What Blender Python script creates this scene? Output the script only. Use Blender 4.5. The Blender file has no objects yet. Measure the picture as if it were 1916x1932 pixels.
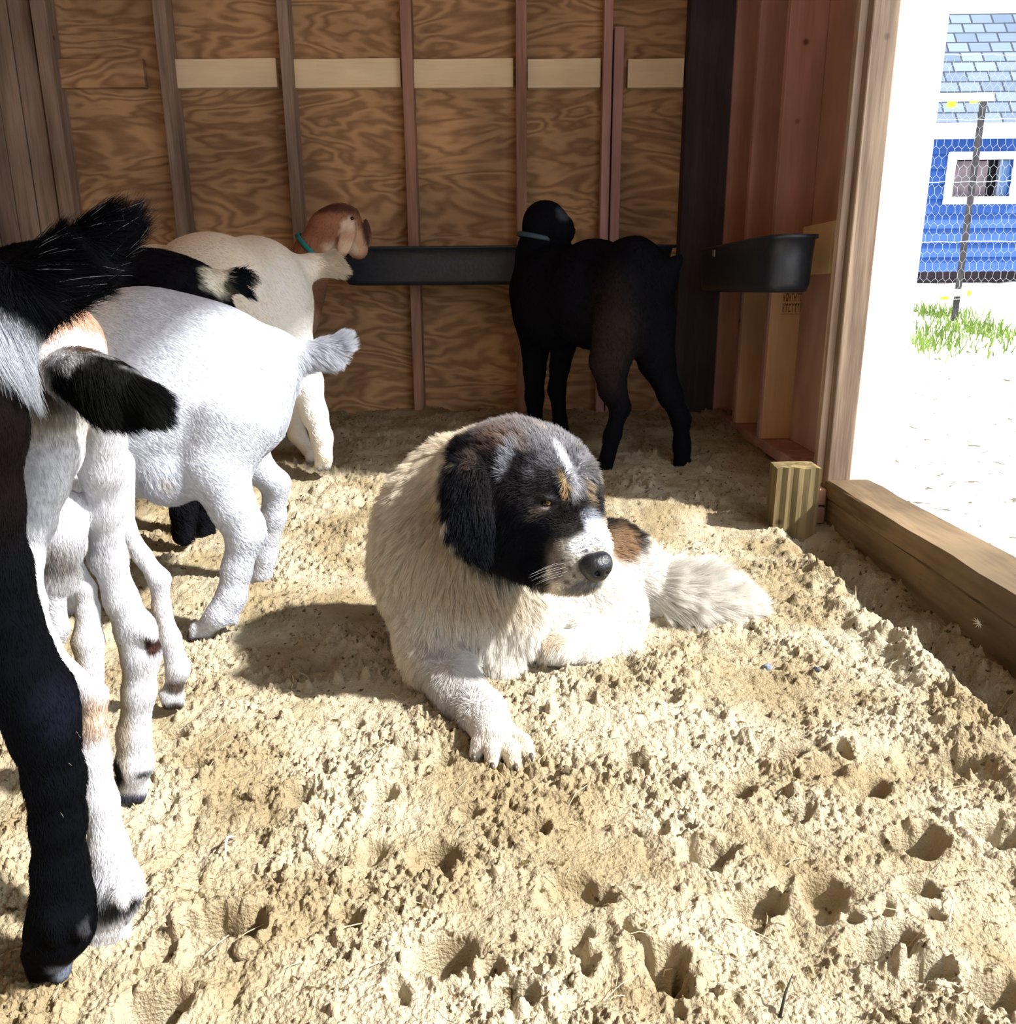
import bpy, bmesh, math, random
import numpy as np
from mathutils import Vector, Matrix
random.seed(4); rng = np.random.default_rng(7)
scn = bpy.context.scene
COL = scn.collection

# ------------------------------------------------------------------ camera
F = 1535.0; CX, CY = 958.0, 966.0
PITCH = math.radians(15.3); YAW = math.radians(0.8); ROLL = math.radians(0.4)
CAM = np.array([0.0, 0.0, 0.594])
fwd = np.array([-math.sin(YAW)*math.cos(PITCH), math.cos(YAW)*math.cos(PITCH), -math.sin(PITCH)])
r0 = np.array([math.cos(YAW), math.sin(YAW), 0.0]); u0 = np.cross(r0, fwd)
RIGHT = r0*math.cos(ROLL) - u0*math.sin(ROLL)
UP = np.cross(RIGHT, fwd); UP /= np.linalg.norm(UP); RIGHT = np.cross(fwd, UP)
cd = bpy.data.cameras.new('camera'); cam = bpy.data.objects.new('camera', cd); COL.objects.link(cam)
M = Matrix(((RIGHT[0], UP[0], -fwd[0], CAM[0]), (RIGHT[1], UP[1], -fwd[1], CAM[1]), (RIGHT[2], UP[2], -fwd[2], CAM[2]), (0, 0, 0, 1)))
cam.matrix_world = M
cd.sensor_fit = 'HORIZONTAL'; cd.sensor_width = 36.0; cd.lens = 36.0*F/1916.0
cd.clip_start = 0.02; cd.clip_end = 200
scn.camera = cam

# ------------------------------------------------------------------ light
SUNDIR = Vector((-1.0, 0.30, -1.0)).normalized()      # the way the light travels
w = bpy.data.worlds.new('sky'); scn.world = w; w.use_nodes = True
bg = w.node_tree.nodes['Background']; bg.inputs[0].default_value = (0.86, 0.93, 1.0, 1); bg.inputs[1].default_value = 2.1
sd = bpy.data.lights.new('sun', 'SUN'); sd.energy = 10.5; sd.angle = math.radians(2.4); sd.color = (1.0, 0.97, 0.92)
sun = bpy.data.objects.new('sun', sd); COL.objects.link(sun)
sun.rotation_euler = SUNDIR.to_track_quat('-Z', 'Y').to_euler()
scn.view_settings.view_transform = 'Standard'; scn.view_settings.look = 'None'
scn.view_settings.exposure = 0.0; scn.view_settings.gamma = 1.0; scn.view_settings.use_curve_mapping = False

# ------------------------------------------------------------------ helpers
def ray(px, py):
    d = fwd + RIGHT*((px-CX)/F) - UP*((py-CY)/F)
    return d
def P(px, py, Y):
    d = ray(px, py); return CAM + d*((Y-CAM[1])/d[1])
def PX(px, py, X):
    d = ray(px, py); return CAM + d*((X-CAM[0])/d[0])
def PZ(px, py, z):
    d = ray(px, py); return CAM + d*((z-CAM[2])/d[2])
def dep(p): return float(np.dot(np.asarray(p)-CAM, fwd))
def W(px, py, Y, r):
    p = P(px, py, Y); return p, r*dep(p)/F
def sandbase(y):
    t = np.clip((y-2.1)/(4.0-2.1), 0, 1); return -0.165 + 0.15*(t*t*(3-2*t))
def ongnd(px, py):
    z = -0.165
    for _ in range(12): z = 0.5*z + 0.5*float(sandbase(PZ(px, py, z)[1]))
    return PZ(px, py, z)

def tag(o, label=None, cat=None, group=None, kind=None):
    if label: o['label'] = label
    if cat: o['category'] = cat
    if group: o['group'] = group
    if kind: o['kind'] = kind
    return o
def empty(name, loc, label=None, cat=None, group=None):
    o = bpy.data.objects.new(name, None); COL.objects.link(o); o.location = loc
    o.empty_display_size = 0.05
    return tag(o, label, cat, group)
def link(name, me, mat=None, parent=None, smooth=False):
    o = bpy.data.objects.new(name, me); COL.objects.link(o)
    if mat: me.materials.append(mat)
    if smooth: me.polygons.foreach_set('use_smooth', [True]*len(me.polygons))
    if parent:
        o.parent = parent; bpy.context.view_layer.update()
        o.matrix_parent_inverse = parent.matrix_world.inverted()
    return o
def boxbm(bm, c, s, rot=None):
    g = bmesh.ops.create_cube(bm, size=1.0)
    for v in g['verts']:
        v.co = Vector((v.co.x*s[0], v.co.y*s[1], v.co.z*s[2]))
        if rot: v.co = rot @ v.co
        v.co += Vector(c)
    return g['verts']
def lohi(bm, lo, hi, rot=None):
    lo = np.array(lo, float); hi = np.array(hi, float)
    return boxbm(bm, (lo+hi)/2, hi-lo, rot)
def bm_obj(name, bm, mat, parent=None, bevel=0.0, smooth=False):
    me = bpy.data.meshes.new(name); bmesh.ops.recalc_face_normals(bm, faces=bm.faces[:]); bm.to_mesh(me); bm.free()
    o = link(name, me, mat, parent, smooth)
    if bevel:
        m = o.modifiers.new('bevel', 'BEVEL'); m.width = bevel; m.segments = 2; m.limit_method = 'ANGLE'
    return o
def board(name, lo, hi, mat, parent=None, bevel=0.002, rot=None):
    bm = bmesh.new(); lohi(bm, lo, hi, rot); return bm_obj(name, bm, mat, parent, bevel)
def tube(bm, pts, rad, n=6, cap=True):
    pts = [Vector(p) for p in pts]
    if not hasattr(rad, '__len__'): rad = [rad]*len(pts)
    rings = []
    for i, p in enumerate(pts):
        t = (pts[min(i+1, len(pts)-1)] - pts[max(i-1, 0)]).normalized()
        a = t.cross(Vector((0, 0, 1)))
        if a.length < 1e-3: a = t.cross(Vector((1, 0, 0)))
        a.normalize(); b = t.cross(a)
        rings.append([bm.verts.new(p + (a*math.cos(2*math.pi*k/n) + b*math.sin(2*math.pi*k/n))*rad[i]) for k in range(n)])
    for i in range(len(rings)-1):
        for k in range(n):
            bm.faces.new((rings[i][k], rings[i][(k+1) % n], rings[i+1][(k+1) % n], rings[i+1][k]))
    if cap and n > 2:
        bm.faces.new(rings[0]); bm.faces.new(rings[-1])

# ------------------------------------------------------------------ noise (numpy)
def _hash(ix, iy, iz, seed):
    h = (ix.astype(np.int64)*374761393 + iy.astype(np.int64)*668265263 + iz.astype(np.int64)*2147483647 + seed*974634777) & 0xFFFFFFFF
    h = ((h ^ (h >> 13))*1274126177) & 0xFFFFFFFF
    h = ((h ^ (h >> 15))*2246822519) & 0xFFFFFFFF
    return ((h ^ (h >> 16)) & 0xFFFFFF)/float(0xFFFFFF)
def vnoise2(x, y, seed=0):
    ix = np.floor(x); iy = np.floor(y); fx = x-ix; fy = y-iy
    fx = fx*fx*fx*(fx*(fx*6-15)+10); fy = fy*fy*fy*(fy*(fy*6-15)+10); z = np.zeros_like(ix)
    a = _hash(ix, iy, z, seed); b = _hash(ix+1, iy, z, seed); c = _hash(ix, iy+1, z, seed); d = _hash(ix+1, iy+1, z, seed)
    return (a*(1-fx)+b*fx)*(1-fy) + (c*(1-fx)+d*fx)*fy
def vnoise3(p, s, seed=0):
    x, y, z = p[:, 0]*s, p[:, 1]*s, p[:, 2]*s
    ix, iy, iz = np.floor(x), np.floor(y), np.floor(z); fx, fy, fz = x-ix, y-iy, z-iz
    fx = fx*fx*(3-2*fx); fy = fy*fy*(3-2*fy); fz = fz*fz*(3-2*fz); r = 0
    for dx in (0, 1):
        for dy in (0, 1):
            for dz in (0, 1):
                r = r + _hash(ix+dx, iy+dy, iz+dz, seed)*(fx if dx else 1-fx)*(fy if dy else 1-fy)*(fz if dz else 1-fz)
    return r

# ------------------------------------------------------------------ materials
def newmat(name):
    m = bpy.data.materials.new(name); m.use_nodes = True
    return m, m.node_tree.nodes, m.node_tree.links, m.node_tree.nodes['Principled BSDF']
def simple(name, col, rough=0.6, metal=0.0, bump=0.0, bscale=40, var=0.0):
    m, N, L, B = newmat(name)
    B.inputs['Base Color'].default_value = (*col, 1); B.inputs['Roughness'].default_value = rough; B.inputs['Metallic'].default_value = metal
    if bump or var:
        tc = N.new('ShaderNodeTexCoord'); n = N.new('ShaderNodeTexNoise'); n.inputs['Scale'].default_value = bscale; n.inputs['Detail'].default_value = 6
        L.new(tc.outputs['Object'], n.inputs['Vector'])
        if bump:
            b = N.new('ShaderNodeBump'); b.inputs['Strength'].default_value = bump; b.inputs['Distance'].default_value = 0.01
            L.new(n.outputs['Fac'], b.inputs['Height']); L.new(b.outputs['Normal'], B.inputs['Normal'])
        if var:
            r = N.new('ShaderNodeValToRGB'); r.color_ramp.elements[0].position = 0.3; r.color_ramp.elements[1].position = 0.7
            r.color_ramp.elements[0].color = (*[c*(1-var) for c in col], 1); r.color_ramp.elements[1].color = (*[min(1, c*(1+var)) for c in col], 1)
            L.new(n.outputs['Fac'], r.inputs['Fac']); L.new(r.outputs['Color'], B.inputs['Base Color'])
    return m
def wood(name, light, dark, scale=(3, 3, 30), dist=6.0, wave=1.0, knots=True, rough=0.75, fine=0.35, seed=0.0, stain=0.25):
    """grain stretched along one axis; scale is the mapping scale (small = stretched)"""
    m, N, L, B = newmat(name)
    tc = N.new('ShaderNodeTexCoord'); mp = N.new('ShaderNodeMapping'); mp.inputs['Scale'].default_value = scale; mp.inputs['Location'].default_value = (seed, seed*1.7, seed*.6)
    L.new(tc.outputs['Object'], mp.inputs['Vector'])
    n1 = N.new('ShaderNodeTexNoise'); n1.inputs['Scale'].default_value = 1.0; n1.inputs['Detail'].default_value = 3; n1.inputs['Distortion'].default_value = 0.5
    L.new(mp.outputs['Vector'], n1.inputs['Vector'])
    mul = N.new('ShaderNodeMath'); mul.operation = 'MULTIPLY'; mul.inputs[1].default_value = dist*wave*6.283
    L.new(n1.outputs['Fac'], mul.inputs[0])
    sn = N.new('ShaderNodeMath'); sn.operation = 'SINE'; L.new(mul.outputs[0], sn.inputs[0])
    mr = N.new('ShaderNodeMapRange'); mr.inputs['From Min'].default_value = -1; L.new(sn.outputs[0], mr.inputs['Value'])
    n2 = N.new('ShaderNodeTexNoise'); n2.inputs['Scale'].default_value = 9.0; n2.inputs['Detail'].default_value = 5; L.new(mp.outputs['Vector'], n2.inputs['Vector'])
    mx = N.new('ShaderNodeMix'); mx.inputs['Factor'].default_value = fine; L.new(mr.outputs['Result'], mx.inputs[2]); L.new(n2.outputs['Fac'], mx.inputs[3])
    r = N.new('ShaderNodeValToRGB'); r.color_ramp.elements[0].position = 0.12; r.color_ramp.elements[1].position = 0.75
    r.color_ramp.elements[0].color = (*dark, 1); r.color_ramp.elements[1].color = (*light, 1)
    L.new(mx.outputs[0], r.inputs['Fac'])
    n3 = N.new('ShaderNodeTexNoise'); n3.inputs['Scale'].default_value = 2.3; n3.inputs['Detail'].default_value = 4; L.new(tc.outputs['Object'], n3.inputs['Vector'])
    r3 = N.new('ShaderNodeMapRange'); r3.inputs['From Min'].default_value = 0.35; r3.inputs['From Max'].default_value = 0.7; r3.inputs['To Min'].default_value = 1-stain; r3.inputs['To Max'].default_value = 1.1
    L.new(n3.outputs['Fac'], r3.inputs['Value'])
    out = N.new('ShaderNodeMix'); out.data_type = 'RGBA'; out.blend_type = 'MULTIPLY'; out.inputs['Factor'].default_value = 1.0
    L.new(r.outputs['Color'], out.inputs[6]); L.new(r3.outputs['Result'], out.inputs[7]); last = out.outputs[2]
    if knots:
        v = N.new('ShaderNodeTexVoronoi'); v.inputs['Scale'].default_value = 4.5; L.new(tc.outputs['Object'], v.inputs['Vector'])
        kr = N.new('ShaderNodeMapRange'); kr.inputs['From Min'].default_value = 0.03; kr.inputs['From Max'].default_value = 0.07; L.new(v.outputs['Distance'], kr.inputs['Value'])
        k = N.new('ShaderNodeMix'); k.data_type = 'RGBA'; k.inputs[6].default_value = (dark[0]*.35, dark[1]*.3, dark[2]*.3, 1)
        L.new(kr.outputs['Result'], k.inputs['Factor']); L.new(last, k.inputs[7]); last = k.outputs[2]
    L.new(last, B.inputs['Base Color']); B.inputs['Roughness'].default_value = rough; B.inputs['Specular IOR Level'].default_value = 0.25
    b = N.new('ShaderNodeBump'); b.inputs['Strength'].default_value = 0.25; b.inputs['Distance'].default_value = 0.004
    L.new(mx.outputs[0], b.inputs['Height']); L.new(b.outputs['Normal'], B.inputs['Normal'])
    return m

ply = wood('plywood_orange', (0.60, 0.365, 0.19), (0.31, 0.165, 0.08), scale=(1.5, 1.5, 5.0), dist=11, fine=0.45, knots=False, stain=0.35)
stud_m = wood('stud_wood', (0.46, 0.26, 0.19), (0.24, 0.12, 0.085), scale=(16, 16, 1.2), dist=2, fine=0.5)
stud_red = wood('stud_reddish', (0.64, 0.39, 0.35), (0.45, 0.25, 0.22), scale=(14, 14, 1.0), dist=1.2, fine=0.4, stain=0.15)
stud_grey = wood('weathered_wood', (0.40, 0.29, 0.22), (0.17, 0.11, 0.08), scale=(18, 18, 1.0), dist=2, fine=0.6)
batt = wood('pale_pine', (0.97, 0.82, 0.58), (0.88, 0.68, 0.42), scale=(1.2, 10, 12), dist=1.5, fine=0.5, stain=0.15)
pale_v = wood('pale_upright', (0.86, 0.60, 0.37), (0.68, 0.43, 0.24), scale=(12, 12, 0.8), dist=1.2, fine=0.5, stain=0.15)
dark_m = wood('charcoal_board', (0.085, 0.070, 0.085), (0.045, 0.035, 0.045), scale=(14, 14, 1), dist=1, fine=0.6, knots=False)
ply_r = wood('plywood_reddish', (0.66, 0.41, 0.33), (0.48, 0.27, 0.21), scale=(2, 2, 1.0), dist=3, fine=0.4, knots=False)
sill_m = wood('sill_wood', (0.27, 0.185, 0.10), (0.10, 0.062, 0.03), scale=(10, 1.0, 10), dist=2.2, fine=0.5, stain=0.5)
rail_m = wood('post_wood', (0.34, 0.25, 0.18), (0.13, 0.085, 0.06), scale=(22, 22, 1.0), dist=2, fine=0.5)
block_m = wood('post_green', (0.30, 0.23, 0.11), (0.12, 0.085, 0.035), scale=(22, 22, 1.0), dist=2, fine=0.5, stain=0.35)
strip_m = wood('edge_strip_wood', (0.52, 0.40, 0.31), (0.30, 0.20, 0.15), scale=(22, 22, 1.0), dist=2, fine=0.5)
white_wood = wood('bleached_board', (0.93, 0.90, 0.85), (0.78, 0.74, 0.68), scale=(10, 10, 1.0), dist=1, fine=0.5, knots=False, stain=0.05)

# ------------------------------------------------------------------ sand floor
def smooth01(a, b, v):
    t = np.clip((v-a)/(b-a), 0, 1); return t*t*(3-2*t)
DENTS = []   # (x, y, rx, ry, ang, depth)
def dent(px, py, rx, ry, ang, d):
    p = ongnd(px, py); DENTS.append((p[0], p[1], rx, ry, math.radians(ang), d))
for a in [(835, 1815, .040, .030, 10, .050), (1255, 1835, .035, .042, 30, .055), (1085, 1700, .040, .035, 0, .028), (565, 1505, .026, .030, 0, .040),
          (725, 1500, .022, .018, 0, .035), (495, 1490, .022, .016, 0, .03), (770, 1435, .028, .022, 10, .03), (1190, 1445, .026, .02, 0, .03), (390, 1275, .03, .022, 0, .03),
          (1740, 1590, .04, .03, 15, .045), (1890, 1575, .05, .035, 10, .055), (1665, 1785, .045, .028, 10, .055), (1750, 1850, .026, .018, 0, .045), (1890, 1885, .035, .025, 0, .05),
          (980, 1900, .03, .02, 0, .04), (430, 1750, .05, .028, -10, .05), (280, 1900, .04, .025, 0, .04), (1010, 1570, .03, .02, 20, .025), (1590, 1440, .016, .03, 0, .04),
          (1480, 1440, .03, .02, 0, .03), (1500, 1540, .03, .025, 30, .03), (820, 1620, .03, .035, 0, .03), (1420, 1700, .05, .03, 20, .03), (1560, 1690, .04, .035, 0, .035),
          (1250, 1340, .02, .015, 0, .03), (1340, 1350, .03, .02, 0, .02), (700, 1600, .022, .03, 0, .02), (600, 1640, .04, .02, 0, .02), (330, 1385, .03, .02, 0, .03),
          (1330, 1610, .04, .028, 20, .03), (1210, 1790, .010, .045, 25, .016), (1400, 1500, .02, .015, 0, .03), (360, 1450, .028, .015, 0, .035),
          (1680, 1265, .02, .012, 0, .025), (1400, 1040, .03, .02, 0, .02), (690, 955, .03, .02, 0, .03), (400, 960, .03, .02, 0, .02), (1120, 1480, .02, .02, 0, .02),
          (600, 1245, .06, .04, 0, .02), (880, 1540, .02, .02, 0, .02), (1640, 1500, .03, .02, 0, .03), (1800, 1450, .03, .02, 0, .03), (1730, 1680, .03, .02, 0, .03)]:
    dent(*a)
for _ in range(40):
    px, py = rng.uniform(250, 1900), rng.uniform(920, 1930)
    dent(px, py, rng.uniform(.010, .024), rng.uniform(.008, .02), rng.uniform(0, 180), rng.uniform(.012, .03))
def crumbs(x, y, cs, seed, ra, rb, prob):
    gx = np.floor(x*cs); gy = np.floor(y*cs); out = np.zeros_like(x); zz = np.zeros_like(gx)
    for dx in (-1, 0, 1):
        for dy in (-1, 0, 1):
            cx = gx+dx; cy = gy+dy
            h1 = _hash(cx, cy, zz, seed); h2 = _hash(cx, cy, zz+1, seed); h3 = _hash(cx, cy, zz+2, seed); h4 = _hash(cx, cy, zz+3, seed)
            r = ra+(rb-ra)*h3**2; d2 = ((x-(cx+h1)/cs)**2+(y-(cy+h2)/cs)**2)/r**2
            v = np.where((d2 < 1) & (h4 < prob), np.sqrt(np.maximum(1-d2, 0))*r*1.3, 0); out = np.maximum(out, v)
    return out
def sandz(x, y, fine=True):
    z = sandbase(y)
    z = z + 0.030*(vnoise2(x*2.2, y*2.2, 1)-.5) + 0.022*(vnoise2(x*6, y*6, 2)-.5)
    rough = 0.55 + 0.9*smooth01(.35, .75, vnoise2(x*4+9, y*4, 3))
    b1 = np.abs(vnoise2(x*18+3.3, y*18, 4)*2-1); b2 = np.abs(vnoise2(x*43, y*43+1.7, 5)*2-1); b3 = np.abs(vnoise2(x*95, y*95, 6)*2-1)
    z = z + rough*(0.0095*(b1-.4) + 0.0038*(b2-.4) + 0.0018*(b3-.4))
    pm = smooth01(.40, .66, vnoise2(x*7+4, y*7, 31)*.6+vnoise2(x*19, y*19, 32)*.4)
    for (cs, seed, r0_, r1_, pr) in ((26, 41, .006, .014, .16), (55, 42, .003, .0075, .36), (115, 43, .0016, .0038, .62), (210, 44, .0009, .0019, .6)):
        z = z + crumbs(x, y, cs, seed, r0_, r1_, pr*(.2+1.2*pm))
    z = z + (.0015+.0062*pm)*smooth01(.46, .60, vnoise2(x*42, y*42, 51)*.7+vnoise2(x*90, y*90, 52)*.3) + (.001+.0042*pm)*smooth01(.45, .58, vnoise2(x*105, y*105, 53)*.7+vnoise2(x*230, y*230, 54)*.3)
    if fine: z = z + 0.0030*rough*(vnoise2(x*260, y*260, 8)-.5)
    for (cx, cy, rx, ry, a, d) in DENTS:
        m = (np.abs(x-cx) < .14) & (np.abs(y-cy) < .14)
        if not np.any(m): continue
        dx = x[m]-cx; dy = y[m]-cy; c, s = math.cos(a), math.sin(a)
        q = np.sqrt(((dx*c+dy*s)/rx)**2 + ((-dx*s+dy*c)/ry)**2) + .8*(vnoise2(x[m]*34, y[m]*34, 11)-.5) + .2*(vnoise2(x[m]*80, y[m]*80, 12)-.5)
        z[m] -= d*1.0*(1-smooth01(.45, 1.05, q)) - 0.12*d*np.exp(-((q-1.3)/.25)**2)
    # the trench scraped along the sill, with a crumbling bank
    tr = np.exp(-((x-.90-.03*(vnoise2(y*9, y*0, 13)-.5))/.045)**2)*(1-smooth01(2.3, 2.7, y))
    z = z - tr*0.055*(.5+vnoise2(x*0+2, y*14, 14))
    bank = np.exp(-((x-.80)/.05)**2)*(1-smooth01(2.2, 2.6, y)); z = z + bank*0.02*vnoise2(x*30, y*30, 15)*2
    # a flat place under the dog and ground levels at the hooves
    return z
def build_sand():
    nr, nc = 1150, 1250
    a = np.linspace(math.radians(9.3), math.radians(62), nr-40)
    Y = 0.76/np.tan(a); Y = np.sort(Y); Y = np.concatenate([np.linspace(-0.6, Y[0]-.01, 40), Y]); Y[Y > 4.22] = 4.22
    s = np.linspace(-1.0, 1.0, nc); s = np.sign(s)*np.abs(s)**1.0*0.95
    YY, SS = np.meshgrid(Y, s, indexing='ij')
    XX = np.clip(SS*(np.maximum(YY, .0)*1.0+0.35), -2.62, 1.125)
    ZZ = sandz(XX.ravel(), YY.ravel()).reshape(XX.shape)
    co = np.stack([XX, YY, ZZ], -1).reshape(-1, 3).astype(np.float32)
    i = np.arange((nr-1)*(nc-1)); r = i//(nc-1); c = i % (nc-1); v = r*nc+c
    q = np.stack([v, v+1, v+nc+1, v+nc], -1)
    Xf = XX.ravel(); keep = (np.abs(Xf[v]-Xf[v+1]) > 1e-5) | (np.abs(Xf[v+nc]-Xf[v+nc+1]) > 1e-5)
    Yf = YY.ravel(); keep &= (np.abs(Yf[v]-Yf[v+nc]) > 1e-6)
    q = q[keep]
    me = mesh_np('floor', co, q); return me
def mesh_np(name, co, quads, k=4):
    me = bpy.data.meshes.new(name); me.vertices.add(len(co)); me.vertices.foreach_set('co', np.ascontiguousarray(co, np.float32).ravel())
    n = len(quads); me.loops.add(n*k); me.loops.foreach_set('vertex_index', np.ascontiguousarray(quads, np.int32).ravel())
    me.polygons.add(n); me.polygons.foreach_set('loop_start', np.arange(0, n*k, k, dtype=np.int32)); me.polygons.foreach_set('loop_total', np.full(n, k, np.int32))
    me.polygons.foreach_set('use_smooth', np.ones(n, bool)); me.update(calc_edges=True); me.validate(); return me
m, N, L, B = newmat('sand')
tc = N.new('ShaderNodeTexCoord')
n1 = N.new('ShaderNodeTexNoise'); n1.inputs['Scale'].default_value = 5; n1.inputs['Detail'].default_value = 8; L.new(tc.outputs['Object'], n1.inputs['Vector'])
r1 = N.new('ShaderNodeValToRGB'); r1.color_ramp.elements[0].position = .38; r1.color_ramp.elements[1].position = .60
r1.color_ramp.elements[0].color = (.31, .245, .145, 1); r1.color_ramp.elements[1].color = (.47, .41, .295, 1); L.new(n1.outputs['Fac'], r1.inputs['Fac'])
n2 = N.new('ShaderNodeTexNoise'); n2.inputs['Scale'].default_value = 260; n2.inputs['Detail'].default_value = 5; L.new(tc.outputs['Object'], n2.inputs['Vector'])
v2 = N.new('ShaderNodeTexVoronoi'); v2.inputs['Scale'].default_value = 130; L.new(tc.outputs['Object'], v2.inputs['Vector'])
sp = N.new('ShaderNodeTexNoise'); sp.inputs['Scale'].default_value = 55; sp.inputs['Detail'].default_value = 5; L.new(tc.outputs['Object'], sp.inputs['Vector'])
spr = N.new('ShaderNodeMapRange'); spr.inputs['From Min'].default_value = .62; spr.inputs['From Max'].default_value = .68; L.new(sp.outputs['Fac'], spr.inputs['Value'])
mix = N.new('ShaderNodeMix'); mix.data_type = 'RGBA'; L.new(spr.outputs['Result'], mix.inputs['Factor']); L.new(r1.outputs['Color'], mix.inputs[6]); mix.inputs[7].default_value = (.10, .07, .03, 1)
L.new(mix.outputs[2], B.inputs['Base Color']); B.inputs['Roughness'].default_value = 0.95; B.inputs['Specular IOR Level'].default_value = 0.1
bp = N.new('ShaderNodeBump'); bp.inputs['Strength'].default_value = .9; bp.inputs['Distance'].default_value = .006
ad = N.new('ShaderNodeMath'); L.new(n2.outputs['Fac'], ad.inputs[0]); L.new(v2.outputs['Distance'], ad.inputs[1]); L.new(n2.outputs['Fac'], bp.inputs['Height']); L.new(bp.outputs['Normal'], B.inputs['Normal'])
sand_m = m
floor = link('floor', build_sand(), sand_m); tag(floor, 'loose trampled tan sand bedding of the stall', kind='structure')

# ------------------------------------------------------------------ walls
WB = 4.22
wall_back = board('wall_back', (-2.75, WB, -.25), (1.25, WB+.015, 3.15), ply, None, 0); tag(wall_back, 'swirly grained plywood back wall behind the goats', kind='structure')
def stud_back(xc, wpx_lean=0.0, depth=.089, mat=stud_m, width=.05, z0=-.03, z1=3.14, name='stud'):
    return board(name, (xc-width/2, WB-depth, z0), (xc+width/2, WB, z1), mat, wall_back, .003)
def bx(px, py=137, Y=WB-.09): return P(px, py, Y)[0]
stud_back(bx(312), mat=stud_grey, width=.06); stud_back(bx(540), mat=stud_grey); stud_back(bx(768)); stud_back(bx(983))
zt = P(1170, 47, WB-.09)[2]
stud_back(bx(1146), width=.04, mat=stud_red); stud_back(bx(1146)+.052, width=.045, depth=.07, mat=stud_red, z1=zt)
stud_back(bx(88), mat=stud_grey, width=.07); stud_back(bx(90)-.62, mat=stud_grey)
for (a, b, mm) in [(112, 270, ply), (330, 521, batt), (550, 755, batt), (780, 968, batt), (995, 1133, batt), (1184, 1290, batt)]:
    x0 = P(a, 137, WB-.04)[0]; x1 = P(b, 137, WB-.04)[0]; z0 = P((a+b)/2, 165, WB-.04)[2]; z1 = P((a+b)/2, 110, WB-.04)[2]
    board('batten', (x0, WB-.038, z0), (x1, WB, z1), mm, wall_back, .002)
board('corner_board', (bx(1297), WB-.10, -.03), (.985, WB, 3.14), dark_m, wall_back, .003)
for k in range(5):   # aged upright boards at the far left
    x0 = -2.75+.1*k*1.02; board('upright_board', (x0, WB-.03-.004*(k % 2), -.1), (x0+.098, WB, 3.14), stud_grey, wall_back, .003)

wall_right = board('wall_right', (1.12, 2.60, -.02), (1.135, WB, 3.14), ply_r, None, 0); tag(wall_right, 'reddish plywood side wall with exposed uprights beside the doorway', kind='structure')
def stud_right(Y, mat, z0=0.0, z1=3.14, th=.038, w=.14, name='stud'):
    return board(name, (1.12-w, Y, z0), (1.12, Y+th, z1), mat, wall_right, .003)
stud_right(4.10, stud_red, z0=-.02)
stud_right(3.70, stud_red, z0=.0)
s2 = stud_right(3.30, stud_red, z0=.0)
bm = bmesh.new(); lohi(bm, (.985, 3.288, .0), (1.115, 3.30, .60)); bm_obj('facing_board', bm, pale_v, wall_right, .002)
bm = bmesh.new(); lohi(bm, (.985, 3.688, .0), (1.115, 3.70, .61)); bm_obj('facing_board', bm, pale_v, wall_right, .002)
for (y0, y1) in ((2.98, 3.285), (2.66, 2.975)):
    board('ledger_board', (1.085, y0, .64), (1.12, y1, .815), batt, wall_right, .002)
board('lower_panel', (1.098, 2.66, .0), (1.12, 3.28, .64), ply_r, wall_right, .001)
board('bottom_plate', (.985, 2.64, -.045), (1.135, 4.20, -.002), stud_red, wall_right, .002)
# grade stamp on the pale facing: two rows of short worn strokes, unreadable in the photo
bm = bmesh.new()
p0 = P(1478, 553, 3.287); p1 = P(1520, 592, 3.287)
for row in range(2):
    z1 = p0[2] - row*(p0[2]-p1[2])*.52; hh = (p0[2]-p1[2])*.40; x = p0[0]
    while x < p1[0]-.006:
        wd = random.uniform(.006, .010)
        for (a, b, c, d) in random.choice([((0, 0, .2, 1), (.6, 0, .9, 1), (0, .4, .9, .6)), ((0, 0, .25, 1), (0, .8, 1, 1), (0, 0, 1, .2)), ((.35, 0, .65, 1), (0, .8, 1, 1)), ((0, 0, .25, 1), (.7, 0, 1, 1), (0, .8, 1, 1), (0, 0, 1, .2))]):
            lohi(bm, (x+a*wd, 3.2868, z1-hh+b*hh), (x+c*wd, 3.288, z1-hh+d*hh))
        x += wd+.0035
for (a, b, c, d) in ((0, 0, 1, .02), (0, .98, 1, 1), (0, .47, 1, .49)):
    lohi(bm, (p0[0]-.003+a*(p1[0]-p0[0]+.006), 3.287, p1[2]-.002+b*(p0[2]-p1[2]+.006)), (p0[0]-.003+c*(p1[0]-p0[0]+.006), 3.288, p1[2]-.002+d*(p0[2]-p1[2]+.006)))
tag(bm_obj('grade_stamp', bm, simple('stamp_ink', (.20, .10, .07), .9), wall_right), 'faded dark grade stamp')
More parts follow.
